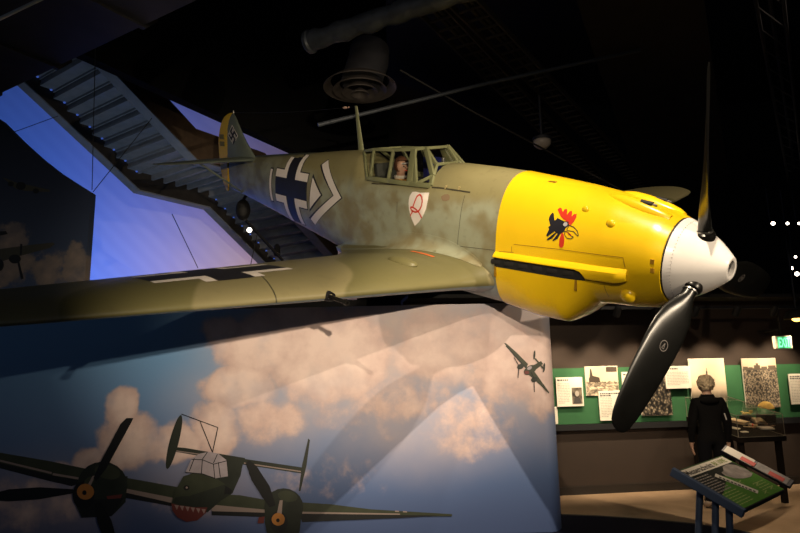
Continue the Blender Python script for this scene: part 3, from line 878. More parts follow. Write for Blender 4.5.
wing_r = build_wing(1, 'starboard'); wing_l = build_wing(-1, 'port')
# wing root fillets
def wing_top(x, y):
    le, te, t, zl = lerp_table(WT, y); u = (x - le) / (te - le); uc = min(1, max(0, u))
    return -.46 + .114 * (y - .45) + zl - u * (te - le) * .03 + (te - le) * (camb(uc) + naca(t, uc))
for s in (1, -1):
    rings = []
    for x in xs_range(2.16, 4.62, .06):
        u = (x - 2.16) / 2.46; e = math.sin(math.pi * u) ** .6 if 0 < u < 1 else 0
        h = .02 + .11 * e; w_ = .03 + .13 * e
        y0 = fus_y(x, -.3); yo = y0 + w_
        zo = wing_top(x, min(yo, .9)); zi = wing_top(x, max(.45, y0)) + h
        rr = []
        for k in range(9):
            f = k / 8 * math.pi / 2
            z = zo + (zi - zo) * (1 - math.sin(f)); y = fus_y(x, z, .003) * (1 - f * 2 / math.pi) + (f * 2 / math.pi) * (y0) + w_ * (1 - math.cos(f))
            rr.append((x, s * y, z + .004))
        rr += [(x, s * (yo - .02), zo - .05), (x, s * (y0 - .1), zo - .05), (x, s * (y0 - .1), zi)]
        rings.append(rr)
    MB().loft(rings).build('wing_root_fillet', m_fus, plane, smooth=50)

# --- tail
LEt = [(-.20, 8.0), (.30, 7.02), (.40, 7.16), (.55, 7.34), (.68, 7.48), (.9, 7.64), (1.02, 7.73), (1.085, 7.80)]
HGt = [(-.20, 8.16), (.20, 8.08), (.60, 8.03), (.82, 8.01), (.95, 7.95), (1.04, 7.88), (1.085, 7.82)]
TEt = [(-.20, 8.22), (-.12, 8.31), (.10, 8.385), (.40, 8.41), (.60, 8.395), (.78, 8.34), (.92, 8.25), (1.02, 8.12), (1.07, 7.98), (1.095, 7.86)]
m_fin = mat('grey_green_fin_paint', srgb(92, 100, 90), .45, var=.15, vscale=3)
m_ryel = mat('rudder_yellow', (.62, .40, .01), .4, var=.05)
def vsec(z, x0, x1, xh, half):
    le, te = lerp_table(LEt, z)[0], lerp_table(TEt, z)[0]; ch = te - le; p = []
    xs_ = [x0 + (x1 - x0) * .5 * (1 - math.cos(math.pi * i / 10)) for i in range(11)]
    f = lambda x: ch * naca(.085, min(1, max(0, (x - le) / ch))) + .001
    return [(x, f(x), z) for x in xs_] + [(x, -f(x), z) for x in reversed(xs_[1:-1])]
zs = [-.16, .0, .15, .30, .34, .38, .42, .48, .55, .65, .75, .82, .9, .96, 1.02, 1.06, 1.08]
fin = MB().loft([vsec(z, max(lerp_table(LEt, z)[0], 7.02 if z > .29 else 7.9), lerp_table(HGt, z)[0] - .004, 0, 0) for z in zs if z >= .30]).build('tail_fin', m_fin, plane, smooth=40)
zs2 = [-.195, -.16, -.1, 0, .15, .3, .45, .6, .72, .82, .9, .96, 1.02, 1.06, 1.085]
rud = MB().loft([vsec(z, lerp_table(HGt, z)[0] + .004, max(lerp_table(HGt, z)[0] + .02, lerp_table(TEt, z)[0]), 0, 0) for z in zs2]).build('rudder', m_ryel, plane, smooth=40)
m_ol = mat('olive_tally_panel', (.14, .12, .03), .6)
for z in (.70, .585):
    for s in (1, -1):
        MB().box((8.20, s * .033, z), (.15, .008, .075)).build('tally_panel', m_ol, rud)
# fin marking
def fin_mark(s):
    cx, cz, rot = 7.80, .735, R(45)
    q = lambda u, v: (cx - s * (u * math.cos(rot) - v * math.sin(rot)), cz + u * math.sin(rot) + v * math.cos(rot))
    def shape(g, a=.105, h=.021):
        rs = [(-a - g, -h - g, a + g, h + g), (-h - g, -a - g, h + g, a + g)]
        for k in range(4):
            rs.append([(h * 0 - h - g, a - 2 * h - g, a + g, a + g), (a - 2 * h - g, -a - g, a + g, h + g), (-a - g, -a - g, h + g, -a + 2 * h + g), (-a - g, -h - g, -a + 2 * h + g, a + g)][k])
        return [[q(r[0], r[1]), q(r[2], r[1]), q(r[2], r[3]), q(r[0], r[3])] for r in rs]
    mb = MB()
    for p in shape(.014): mb.poly([(x, s * .0405, z) for x, z in p], 0)
    for p in shape(0): mb.poly([(x, s * .042, z) for x, z in p], 1)
    mb.build('fin_marking', [M_mark_white, M_mark_black], fin, smooth=0)
fin_mark(1); fin_mark(-1)
# tailplanes and their struts
ZT = .385
for s in (1, -1):
    rings = []
    for y, le, te, t in ((.03, 7.10, 7.86, .09), (.5, 7.20, 7.84, .085), (1.0, 7.31, 7.80, .08), (1.3, 7.39, 7.76, .075), (1.40, 7.45, 7.73, .07), (1.44, 7.52, 7.68, .05)):
        ch = te - le; up = []; lo = []
        for i in range(13):
            u = .5 * (1 - math.cos(math.pi * i / 12)); up.append((le + u * ch, s * y, ZT + ch * naca(t, u))); lo.append((le + u * ch, s * y, ZT - ch * naca(t, u)))
        rings.append(up + lo[-2:0:-1])
    tp = MB().loft(rings).build('tailplane', m_fin, plane, smooth=50)
    MB().tube([(7.45, s * .80, ZT - .02), (7.60, s * .05, -.16)], .017, 8).build('tail_strut', m_fin, tp)

# --- canopy and windscreen
m_frame = mat('olive_canopy_frame', srgb(116, 118, 84), .4, var=.05)
m_blue = mat('deep_blue_reflection', (.02, .028, .20), .6, var=.2)
K = dict(rt=(4.33, .13, .675), rb=(4.02, .345, .385), p1t=(4.04, .215, .715), p1b=(3.95, .35, .395), p2t=(3.69, .22, .725), p2b=(3.63, .355, .395), p3t=(3.35, .22, .75), p3b=(3.27, .36, .395),
         p4b=(2.99, .285, .495), dgb=(3.17, .36, .40), ftop=(3.22, .165, .768), fbot=(3.06, .165, .605), wsb=(2.96, .345, .40))
def kk(a, s): x, y, z = K[a]; return (x, y * s, z)
canopy = thing_part = None
mb = MB()
bars = [('rt', 'p1t', .03), ('p1t', 'p2t', .032), ('p2t', 'p3t', .034), ('rt', 'rb', .034), ('rb', 'p1b', .04), ('p1b', 'p2b', .05), ('p2b', 'p3b', .05), ('p1t', 'p1b', .032), ('p2t', 'p2b', .036), ('p3t', 'p3b', .085)]
for s in (1, -1):
    for a, c_, w_ in bars: mb.bar(kk(a, s), kk(c_, s), w_, .03, (0, 1, 0), 0, .004)
for a in ('rt', 'p1t', 'p2t', 'p3t'): mb.bar(kk(a, 1), kk(a, -1), .03, .03, (0, 0, 1), 0, .004)
canopy = mb.build('canopy_frame', m_frame, plane)
for s in (1, -1):
    for q in (('rt', 'rb', 'p1b', 'p1t'), ('p1t', 'p1b', 'p2b', 'p2t'), ('p2t', 'p2b', 'p3b', 'p3t')):
        MB().poly([kk(a, s) for a in q]).build('canopy_pane', M_glass, canopy, smooth=0, fix=False)
for q in (('rt', 'p1t'), ('p1t', 'p2t'), ('p2t', 'p3t')):
    MB().poly([kk(q[0], 1), kk(q[1], 1), kk(q[1], -1), kk(q[0], -1)]).build('roof_pane', M_glass, canopy, smooth=0, fix=False)
mb = MB()
for s in (1, -1):
    for a, c_, w_ in (('p3t', 'ftop', .035), ('ftop', 'fbot', .04), ('ftop', 'p4b', .06), ('fbot', 'p4b', .06), ('p4b', 'wsb', .05), ('p3b', 'wsb', .05), ('dgb', 'p4b', .035), ('p3t', 'dgb', .05)):
        mb.bar(kk(a, s), kk(c_, s), w_, .03, (0, 1, 0), 0, .004)
mb.bar(kk('ftop', 1), kk('ftop', -1), .035, .03, (0, 0, 1), 0, .004); mb.bar(kk('fbot', 1), kk('fbot', -1), .035, .03, (0, 0, 1), 0, .004)
wsf = mb.build('windscreen_frame', m_frame, plane)
for s in (1, -1):
    MB().poly([kk('p3t', s), kk('dgb', s), kk('p4b', s), kk('ftop', s)]).build('windscreen_pane', M_glass, wsf, smooth=0, fix=False)
    MB().poly([kk('dgb', s), kk('wsb', s), kk('p4b', s)]).build('windscreen_pane', M_glass, wsf, smooth=0, fix=False)
MB().poly([kk('ftop', 1), kk('fbot', 1), kk('fbot', -1), kk('ftop', -1)]).build('windscreen_pane', M_glass, wsf, smooth=0, fix=False)
MB().poly([kk('p3t', 1), kk('ftop', 1), kk('ftop', -1), kk('p3t', -1)]).build('roof_pane', M_glass, wsf, smooth=0, fix=False)
# cockpit tub
mb = MB()
m_tub = mat('dark_grey_green_interior', (.030, .032, .026), .7, var=.2)
x0, x1, yy, zz, zt = 3.01, 4.08, .29, -.36, .37
P = lambda x, y, z: (x, y, z)
mb.poly([P(x0, -yy, zz), P(x1, -yy, zz), P(x1, yy, zz), P(x0, yy, zz)]); mb.poly([P(x0, -yy, zz), P(x0, yy, zz), P(x0, yy, zt), P(x0, -yy, zt)]); mb.poly([P(x1, -yy, zz), P(x1, yy, zz), P(x1, yy, zt), P(x1, -yy, zt)])
for s in (1, -1): mb.poly([P(x0, s * yy, zz), P(x1, s * yy, zz), P(x1, s * (yy + .01), zt), P(x0, s * (yy + .01), zt)])
tub = mb.build('cockpit_tub', m_tub, plane, smooth=0, fix=False)
MB().box((3.05, 0, .40), (.05, .46, .24), bev=.01).build('instrument_panel', M_black, tub)
MB().box((3.52, -.255, .48), (.34, .015, .30)).build('blue_pane_reflection', m_blue, tub)  # added blue sheet, stands in for blue light reflected in the port pane
MB().box((4.02, 0, .20), (.06, .36, .70), Matrix.Rotation(.15, 3, 'Y'), bev=.02).build('seat_back', m_tub, tub)
MB().box((3.80, 0, -.22), (.40, .36, .05), bev=.01).build('seat_pan', m_tub, tub)
MB().tube([(3.12, 0, .50), (3.12, 0, .66)], .02, 10).build('gunsight', M_steel, tub)

# --- antenna mast and wire
mb = MB(); rings = []
for t in (0, .25, .5, .75, 1):
    x = 4.55 + .085 * t; z = .655 + .55 * t; a, w_ = .055 - .03 * t, .016 - .007 * t
    rings.append([(x + a * math.cos(j * math.pi / 6), w_ * math.sin(j * math.pi / 6), z) for j in range(12)])
mast = mb.loft(rings).build('antenna_mast', m_frame, plane)
mt, ft = V((4.66, 0, 1.195)), V((7.80, 0, 1.09))
mb = MB(); dv = ft - mt
mb.tube([mt + dv * (k / 16) - V((0, 0, .03 * math.sin(math.pi * k / 16))) for k in range(17)], .0028, 6); wire = mb.build('antenna_wire', M_black, mast)
mb = MB(); mb.ball(mt + dv * .065 - V((0, 0, .006)), (.05, .016, .016), 12); mb.ball(mt + dv * .04 - V((0, 0, .004)), (.018, .01, .01), 10); mb.build('insulator', mat('pink_porcelain', (.55, .36, .28), .4), wire)
MB().tube([ft - V((0, 0, .01)), ft + V((0, 0, .03))], .012, 8).build('wire_post', M_steel, fin)
#@@PART3
# ------------------------------------------------------------------ people
def skin_body(name, joints, edges, root, mats, matfn, sub=2, mx=None):
    """one continuous figure grown over a skeleton; joints: name -> (position, radius or (rx, ry))"""
    idx = {k: i for i, k in enumerate(joints)}
    me = D.meshes.new(name)
    me.from_pydata([tuple(v[0]) for v in joints.values()], [(idx[a], idx[b_]) for a, b_ in edges], [])
    o = D.objects.new(name, me); COL.objects.link(o)
    sk = o.modifiers.new('skin', 'SKIN'); sk.use_smooth_shade = True; sk.branch_smoothing = .3
    for i, (k, v) in enumerate(joints.items()):
        r = v[1] if isinstance(v[1], tuple) else (v[1], v[1])
        me.skin_vertices[0].data[i].radius = r
        me.skin_vertices[0].data[i].use_root = (k == root)
    ss = o.modifiers.new('sub', 'SUBSURF'); ss.levels = sub; ss.render_levels = sub
    dg = bpy.context.evaluated_depsgraph_get(); dg.update()
    m2 = D.meshes.new_from_object(o.evaluated_get(dg))
    D.objects.remove(o)
    if mx: m2.transform(mx)
    m2.materials.clear()
    for m_ in mats: m2.materials.append(m_)
    inv = mx.inverted() if mx else Matrix.Identity(4)
    for p in m2.polygons: p.material_index = matfn(inv @ p.center)
    m2.shade_smooth()
    o2 = D.objects.new(name, m2); COL.objects.link(o2)
    return o2


def head_bits(parent, c, fwd, up, s, hair, hair_m, eyes=True):
    """nose, ears, eyes, mouth and hair on a head centred at c (s = head half-height)"""
    fwd = V(fwd).normalized(); up = V(up).normalized(); rt = fwd.cross(up)
    rot = Matrix((rt, fwd, up)).transposed()
    W = lambda a, b_, c_: c + rt * a * s + fwd * b_ * s + up * c_ * s
    mb = MB(); mb.ball(W(0, .86, -.12), (.11 * s, .2 * s, .2 * s), 10, rot=rot); mb.build('nose', M_skin, parent)
    for sg in (1, -1):
        MB().ball(W(.74 * sg, -.05, -.05), (.08 * s, .16 * s, .26 * s), 10, rot=rot).build('ear', M_skin, parent)
        MB().ball(W(.28 * sg, .74, .06), .09 * s, 10).build('eye', M_ink, parent)
    MB().ball(W(0, .78, -.48), (.26 * s, .08 * s, .05 * s), 10, rot=rot).build('mouth', M_red, parent)


# --- pilot figure in the cockpit (aircraft space, facing the nose)
pj = dict(pel=((3.78, 0, -.10), .12), wai=((3.80, 0, .03), .125), che=((3.84, 0, .22), (.15, .12)), nk0=((3.84, 0, .355), .055), nk=((3.82, 0, .405), .045), hd0=((3.805, 0, .455), .06), hd1=((3.80, 0, .535), .074), hd2=((3.81, 0, .59), .046))
pe = [('pel', 'wai'), ('wai', 'che'), ('che', 'nk0'), ('nk0', 'nk'), ('nk', 'hd0'), ('hd0', 'hd1'), ('hd1', 'hd2')]
for s, t in ((1, 'r'), (-1, 'l')):
    pj.update({'sh' + t: ((3.80, .17 * s, .30), .075), 'el' + t: ((3.66, .23 * s, .06), .048), 'wr' + t: ((3.42, .12 * s, .05), .036), 'ha' + t: ((3.35, .09 * s, .06), .034),
               'hp' + t: ((3.72, .09 * s, -.12), .09), 'kn' + t: ((3.36, .12 * s, -.06), .065), 'an' + t: ((3.05, .10 * s, -.26), .045), 'to' + t: ((2.96, .10 * s, -.22), .035)})
    pe += [('che', 'sh' + t), ('sh' + t, 'el' + t), ('el' + t, 'wr' + t), ('wr' + t, 'ha' + t), ('pel', 'hp' + t), ('hp' + t, 'kn' + t), ('kn' + t, 'an' + t), ('an' + t, 'to' + t)]
    for k in range(4):
        pj['f%d%s' % (k, t)] = ((3.315 - .004 * k, (.06 + .02 * k) * s, .065), .010); pj['g%d%s' % (k, t)] = ((3.29, (.058 + .019 * k) * s, .045), .009)
        pe += [('ha' + t, 'f%d%s' % (k, t)), ('f%d%s' % (k, t), 'g%d%s' % (k, t))]
    pj['th' + t] = ((3.345, .05 * s, .085), .010); pe.append(('wr' + t, 'th' + t))
m_vest = mat('mustard_life_vest', (.75, .38, .06), .6, var=.15)
m_suit = mat('brown_flying_suit', (.16, .085, .04), .8, var=.2)
A4 = Matrix.Translation(AO) @ AM.to_4x4()
pil = skin_body('person', pj, pe, 'pel', [M_skin, m_vest, m_suit], lambda p: 0 if (p.z > .40 and abs(p.y) < .13) or p.x < 3.43 and p.z > -.02 and abs(p.y) < .2 and p.z < .12 else (1 if p.z > .0 and abs(p.y) < .15 and p.x > 3.6 else 2), 2)
pil.matrix_world = A4
tag(pil, 'person in a flying cap and mustard vest seated in the fighter cockpit', 'person')
head_bits(pil, V((3.80, 0, .52)), (-1, 0, 0), (0, 0, 1), .095, None, None)
mb = MB(); b_ = bmesh.new(); bmesh.ops.create_uvsphere(b_, u_segments=24, v_segments=16, radius=1)
bmesh.ops.delete(b_, geom=[v for v in b_.verts if v.co.x < -.42 and v.co.z < .55 or v.co.z < -.75], context='VERTS')
mb.bm(b_, 0, Matrix.Translation((3.808, 0, .535)) @ Matrix.Diagonal((.094, .083, .104, 1)))
mb.build('flying_cap', mat('brown_leather_cap', (.12, .05, .025), .5), pil)
MB().tube([(3.735, .055, .555), (3.712, .025, .56), (3.712, -.025, .56), (3.735, -.055, .555)], .014, 10).build('goggles', M_steel, pil)
mb = MB(); mb.lathe([(-.02, .07), (.0, .08), (.02, .07)], (3.825, 0, .395), (0, 0, 1), 20); mb.build('scarf', mat('white_scarf', (.55, .5, .42), .8), pil)

# --- museum visitor, back turned, looking at the panels
vy = 8.2
vx = at(711.5, 440, vy).x
vis_o = V((vx, vy, 0))
vj = dict(pel=((0, 0, .92), (.15, .12)), wai=((0, 0, 1.06), (.145, .11)), che=((0, .0, 1.23), (.165, .115)), nk0=((0, .0, 1.37), .075), nk=((0, .01, 1.43), .055), hd0=((0, .025, 1.485), .075), hd1=((0, .025, 1.56), .085), hd2=((0, .02, 1.62), .06))
ve = [('pel', 'wai'), ('wai', 'che'), ('che', 'nk0'), ('nk0', 'nk'), ('nk', 'hd0'), ('hd0', 'hd1'), ('hd1', 'hd2')]
for s, t in ((1, 'r'), (-1, 'l')):
    xh = .275 * s
    vj.update({'sh' + t: ((.16 * s, 0, 1.325), .085), 'el' + t: ((.215 * s, .0, 1.06), .06), 'wr' + t: ((.225 * s, .07, .83), .042), 'ha' + t: ((.222 * s, .09, .765), (.022, .040)),
               'hp' + t: ((.09 * s, 0, .86), .115), 'kn' + t: ((.10 * s, .02, .48), .075), 'an' + t: ((.10 * s, -.02, .09), .05), 'to' + t: ((.115 * s, .12, .035), .038)})
    ve += [('che', 'sh' + t), ('sh' + t, 'el' + t), ('el' + t, 'wr' + t), ('wr' + t, 'ha' + t), ('pel', 'hp' + t), ('hp' + t, 'kn' + t), ('kn' + t, 'an' + t), ('an' + t, 'to' + t)]
    for k in range(4):
        y0 = .062 + .019 * k; ln = (.07, .08, .076, .06)[k]
        vj['f%d%s' % (k, t)] = ((.22 * s, y0, .725), .0095); vj['g%d%s' % (k, t)] = ((.21 * s, y0 + .004, .725 - ln * .55), .0085); vj['i%d%s' % (k, t)] = ((.196 * s, y0 + .002, .725 - ln), .0075)
        ve += [('ha' + t, 'f%d%s' % (k, t)), ('f%d%s' % (k, t), 'g%d%s' % (k, t)), ('g%d%s' % (k, t), 'i%d%s' % (k, t))]
    vj['th' + t] = ((.20 * s, .13, .765), .011); vj['ti' + t] = ((.185 * s, .15, .735), .009)
    ve += [('wr' + t, 'th' + t), ('th' + t, 'ti' + t)]
def vmat(p):
    if p.z > 1.40 and abs(p.x) < .12: return 0
    if p.z < .81 and abs(p.x) > .178: return 0
    if p.z < .10: return 3
    return 1 if p.z > .84 else 2
vis = skin_body('person', vj, ve, 'pel', [M_skin, M_cloth_black, mat('black_trousers', (.004, .004, .005), .9, spec=.1), mat('pale_trainers', (.45, .36, .28), .6)], vmat, 2)
vis.scale = (.955,) * 3; vis.location = vis_o; vis.rotation_euler.z = R(-8)
tag(vis, 'person with pale cropped hair in black jacket, back turned, facing the photo panels', 'person')
head_bits(vis, V((0, .025, 1.545)), (0, 1, 0), (0, 0, 1), .112, None, None)
mb = MB(); b_ = bmesh.new(); bmesh.ops.create_icosphere(b_, subdivisions=4, radius=1)
bmesh.ops.delete(b_, geom=[v for v in b_.verts if v.co.y > .45 and v.co.z < .35 or v.co.z < -.78], context='VERTS')
for v in b_.verts: v.co *= 1 + .16 * noise.noise(v.co * 3.5) + .09 * noise.noise(v.co * 9)
mb.bm(b_, 0, Matrix.Translation((0, .012, 1.56)) @ Matrix.Diagonal((.106, .114, .112, 1)))
mb.build('hair', mat('grey_blond_hair', (.60, .46, .28), .8, bump=.8, bscale=70, var=.35, vscale=30), vis)
mb = MB(); mb.lathe([(-.03, .10), (0, .095), (.035, .075), (.02, .07)], (0, 0, 1.385), (0, 0, 1), 24); mb.build('jacket_collar', M_cloth_black, vis)
mb = MB(); mb.ball((0, -.085, 1.345), (.12, .05, .05), 16); mb.build('hood', M_cloth_black, vis)
mb = MB(); mb.bar((.16, -.09, 1.18), (.185, -.07, 1.10), .012, .01, m=0); mb.build('jacket_tag', M_mark_white, vis)

# ------------------------------------------------------------------ printed murals
def cloud_mat(name, to_local, blobs, sky, cloud, edge=(.42, .62), nscale=2.0, namp=.55, shade=None, skygrad=None, rough=.55, haze=None):
    m, nt, b = new_mat(name); n = N(nt); o_ = n.obj(); x_, y_, z_ = n.xyz(o_)
    p2 = n.vm('MULTIPLY', o_, (1, 0, 1))
    wn = n.new('ShaderNodeTexNoise'); wn.inputs['Scale'].default_value = nscale * .8; wn.inputs['Detail'].default_value = 3
    n.put(wn.inputs['Vector'], p2)
    warp = n.vm('ADD', p2, n.vm('MULTIPLY', n.vm('SUBTRACT', wn.outputs['Color'], (.5, .5, .5)), (.35, 0, .35)))
    dens = None
    for (px, py, rx, ry, w) in blobs:
        c, ex, ez = to_local(px, py, rx, ry)
        l = n.vm('LENGTH', n.vm('MULTIPLY', n.vm('SUBTRACT', warp, (c.x, 0, c.z)), (1 / ex, 0, 1 / ez)))
        f = n.m('MULTIPLY', n.step(l, 1.35, .25), w)
        dens = f if dens is None else n.m('MAXIMUM', dens, f)
    fb = n.noise(p2, nscale * 2.2, 9, .6)
    den = n.m('ADD', dens, n.m('MULTIPLY', n.m('SUBTRACT', fb, .5), namp))
    al = n.step(den, *edge)
    skc = n.ramp(n.step(z_, *skygrad[0]), skygrad[1]) if skygrad else sky
    if haze:
        hz = None
        for (px, py, rx, ry, w) in haze[0]:
            c, ex, ez = to_local(px, py, rx, ry)
            l = n.vm('LENGTH', n.vm('MULTIPLY', n.vm('SUBTRACT', warp, (c.x, 0, c.z)), (1 / ex, 0, 1 / ez)))
            f = n.m('MULTIPLY', n.step(l, 1.5, .1), w); hz = f if hz is None else n.m('MAXIMUM', hz, f)
        hf = n.m('ADD', hz, n.m('MULTIPLY', n.m('SUBTRACT', n.noise(p2, 2.2, 6), .5), n.m('MULTIPLY', hz, .9)), clamp=True)
        skc = n.mix(hf, skc, haze[1])
    lit = n.noise(n.vm('ADD', p2, (.03, 0, .05)), nscale * 2.6, 6, .55)
    cc = n.ramp(n.m('ADD', n.m('MULTIPLY', den, .55), n.m('MULTIPLY', lit, .45)), [(.25, cloud[0]), (.55, cloud[1]), (.80, cloud[2])])
    cc = n.mix(n.m('MULTIPLY', n.step(n.noise(p2, nscale * .9, 3), .48, .70), .35), cc, skc if not isinstance(skc, tuple) else skc)
    col = n.mix(al, skc, cc)
    nt.links.new(col, b.inputs['Base Color']); b.inputs['Roughness'].default_value = rough; b.inputs['Specular IOR Level'].default_value = .3
    return m


YM = 7.15
mural_o = V((-2.2, YM, 0))
def mloc(px, py, rx, ry):
    a = at(px, py, YM) - mural_o; return a, rx * YM / FPX, ry * YM / FPX
BL = [(90, 462, 26, 20, .85), (122, 408, 22, 26, 1), (132, 440, 40, 34, 1), (178, 440, 30, 26, .9), (60, 470, 26, 14, .8), (35, 505, 70, 40, .55), (215, 430, 34, 40, .85),
      (225, 330, 26, 20, .9), (262, 345, 60, 42, 1), (240, 385, 50, 30, 1), (330, 355, 80, 60, 1), (300, 330, 60, 40, .9), (440, 350, 70, 50, .78), (400, 395, 90, 40, .58), (360, 420, 80, 40, .46), (270, 420, 50, 34, .68),
      (500, 360, 60, 70, .72), (540, 370, 40, 60, .8), (470, 425, 70, 50, .55), (180, 500, 90, 30, .42), (330, 480, 120, 30, .40)]
HZ = ([(420, 330, 150, 70, .85), (330, 350, 120, 90, .7), (520, 340, 60, 90, .95), (270, 400, 90, 60, .5), (420, 420, 120, 50, .45), (200, 480, 90, 40, .25), (40, 500, 80, 40, .35)], srgb(206, 184, 174))
m_mural = cloud_mat('printed_sky_mural', mloc, BL, None, (srgb(150, 136, 148), srgb(208, 182, 176), srgb(236, 213, 205)), (.34, .66), 1.9, .75,
                    skygrad=((0., 2.5), [(0, srgb(80, 98, 142)), (.35, srgb(102, 130, 176)), (1, srgb(108, 156, 202))]), haze=HZ)
mural = thing('exhibit_mural', 'freestanding wall printed with clouds and warplanes under the hanging fighter', 'mural', mural_o)
x1 = 1.50; rr = .20; ry = .39; ht = 2.418; th = .45
plan = [(-7.0, 0), (x1, 0)] + [(x1 + rr * math.sin(a), ry * (1 - math.cos(a))) for a in [R(k * 9) for k in range(1, 11)]] + [(x1 + rr, th), (-7.0, th)]
mb = MB(); pts = [(x - mural_o.x, y, 0) for x, y in plan]; mb.prism(pts, (0, 0, ht))
mb.build('printed_panel', m_mural, mural, smooth=30)


def printed(name, polys, mats, origin, Y, parent, d0=.003, dz=.0003):
    mb = MB()
    for i, (pts, m_) in enumerate(polys):
        tri = tessellate_polygon([[V((p[0], p[1], 0)) for p in pts]])
        vs = [at(p[0], p[1], Y) - origin for p in pts]
        vs = [v + V((0, -(d0 + dz * i), 0)) for v in vs]
        mb.add(vs, [tuple(t) for t in tri], m_)
    return mb.build(name, mats, parent, smooth=0, fix=False)


def ell(cx, cy, a, b_, rot=0, k=20):
    c, s = math.cos(R(rot)), math.sin(R(rot))
    return [(cx + a * math.cos(t) * c - b_ * math.sin(t) * s, cy + a * math.cos(t) * s + b_ * math.sin(t) * c) for t in [2 * math.pi * i / k for i in range(k)]]


def pbar(x0, y0, x1, y1, w0, w1=None):
    w1 = w0 if w1 is None else w1; d = V((x1 - x0, y1 - y0)).normalized(); q = V((-d.y, d.x))
    return [(x0 + q.x * w0 / 2, y0 + q.y * w0 / 2), (x1 + q.x * w1 / 2, y1 + q.y * w1 / 2), (x1 - q.x * w1 / 2, y1 - q.y * w1 / 2), (x0 - q.x * w0 / 2, y0 - q.y * w0 / 2)]


PRM = [mat('print_dark_green', srgb(36, 42, 34), .55, var=.25, vscale=5), mat('print_under_shadow', srgb(24, 26, 28), .55), mat('print_green', srgb(56, 62, 46), .55, var=.2, vscale=6), mat('print_pale_edge', srgb(150, 134, 128), .55),
       mat('print_orange', srgb(184, 122, 58), .55), mat('print_black', srgb(14, 16, 18), .55), mat('print_canopy_grey', srgb(170, 160, 168), .55, var=.15, vscale=9), mat('print_dull_red', srgb(108, 50, 46), .55), mat('print_tooth_pink', srgb(160, 132, 128), .55)]
B_ = []
def a_(m_, p): B_.append((p, m_))
# tail
a_(0, [(170, 446.5), (186, 448), (245, 458), (245, 463), (200, 456), (169, 450.5)])
a_(0, [(242, 458.5), (303, 467.5), (302, 473.5), (240, 464)])
a_(3, pbar(244, 463, 301, 471.5, 1.2))
a_(3, pbar(172, 450.2, 205, 455, 1.1))
a_(0, ell(174.2, 442, 28, 4.6, -75.5))
a_(0, [(308.3, 438.5), (310, 440), (306.5, 466), (300.5, 491), (298.8, 491), (302, 466)])
# antenna
for q in ((181.5, 414, 218, 427.5), (218, 427.5, 212.5, 453), (200, 421, 212.5, 452)): a_(5, pbar(*q, .9))
# wings
a_(2, [(-30, 446), (0, 452.5), (50, 461), (88, 469), (88, 483), (60, 480), (0, 467), (-30, 462)])
a_(1, [(-30, 455), (0, 463), (60, 477), (88, 481), (72, 486), (50, 481), (0, 468), (-30, 463)])
a_(3, pbar(-30, 454.5, 0, 460.5, 1.8)); a_(3, pbar(0, 460.5, 52, 473, 2)); a_(3, pbar(53, 474, 80, 478.5, 2.2))
a_(2, [(122, 477), (140, 480), (178, 487), (176, 503), (150, 499), (122, 494)])
a_(1, [(122, 488), (176, 499), (172, 506), (122, 497)])
a_(3, [(124, 488), (175, 498), (173, 503), (124, 492)])
a_(2, [(218, 494), (240, 495), (268, 500), (268, 513), (240, 512), (214, 511)])
a_(1, [(212, 509), (268, 511), (268, 517), (212, 515)])
a_(3, [(212, 504.5), (266, 509.5), (266, 512.5), (212, 511)])
a_(2, [(298, 502), (330, 504), (370, 509), (452, 514), (452, 516), (400, 516.5), (340, 518), (300, 519)])
a_(1, [(300, 513), (370, 514.5), (440, 515.3), (400, 517.8), (335, 520.5), (302, 522)])
a_(3, pbar(300, 512.5, 400, 514, 2, 1.2))
for q in ((395, 511, 399, 511.2), (403, 511.4, 407, 511.7)): a_(3, pbar(*q, 1.3))
# left nacelle
a_(0, ell(103, 485, 25, 23.5)); a_(0, [(78, 480), (128, 476), (126, 502), (112, 516), (82, 517), (74, 500)])
a_(1, [(78, 500), (124, 498), (112, 516), (82, 517.5)]); a_(7, [(107, 496), (123, 494), (121, 498), (108, 499)])
a_(5, ell(84, 495, 11, 14)); a_(2, ell(108, 472, 13, 7, 12)); a_(2, ell(90, 481, 6, 4, -40)); a_(3, [(93, 476), (96, 475), (90, 488), (87, 487)])
a_(4, ell(86, 491.5, 8.6, 8)); a_(5, ell(85, 492.5, 2.2, 2.4))
a_(5, [(94, 478), (97, 481), (107, 468), (131, 424), (134, 418), (127, 418), (121, 424), (101, 462)])
a_(5, [(74, 489), (74, 493), (40, 499), (10, 501), (-6, 500), (-6, 493), (10, 489), (40, 487)])
a_(5, [(95, 503), (101, 501), (112, 520), (119, 545), (107, 545), (98, 522)])
# right nacelle
a_(0, ell(284, 507, 19.5, 19)); a_(0, [(265, 505), (303, 503), (300, 530), (296, 545), (270, 545), (265, 522)])
a_(2, ell(288, 496, 10, 5.5, 10)); a_(1, ell(279, 522, 9, 11)); a_(3, [(280, 500), (283, 500), (282, 514), (277, 514)]); a_(4, ell(278.5, 519, 6.6, 6.4)); a_(5, ell(278.2, 520, 1.8, 2)); a_(7, [(259, 517), (265, 516), (264, 523), (258, 523)])
a_(5, [(270, 507), (276, 505), (270, 486), (257, 466), (250, 460), (246, 463), (252, 480), (262, 496)])
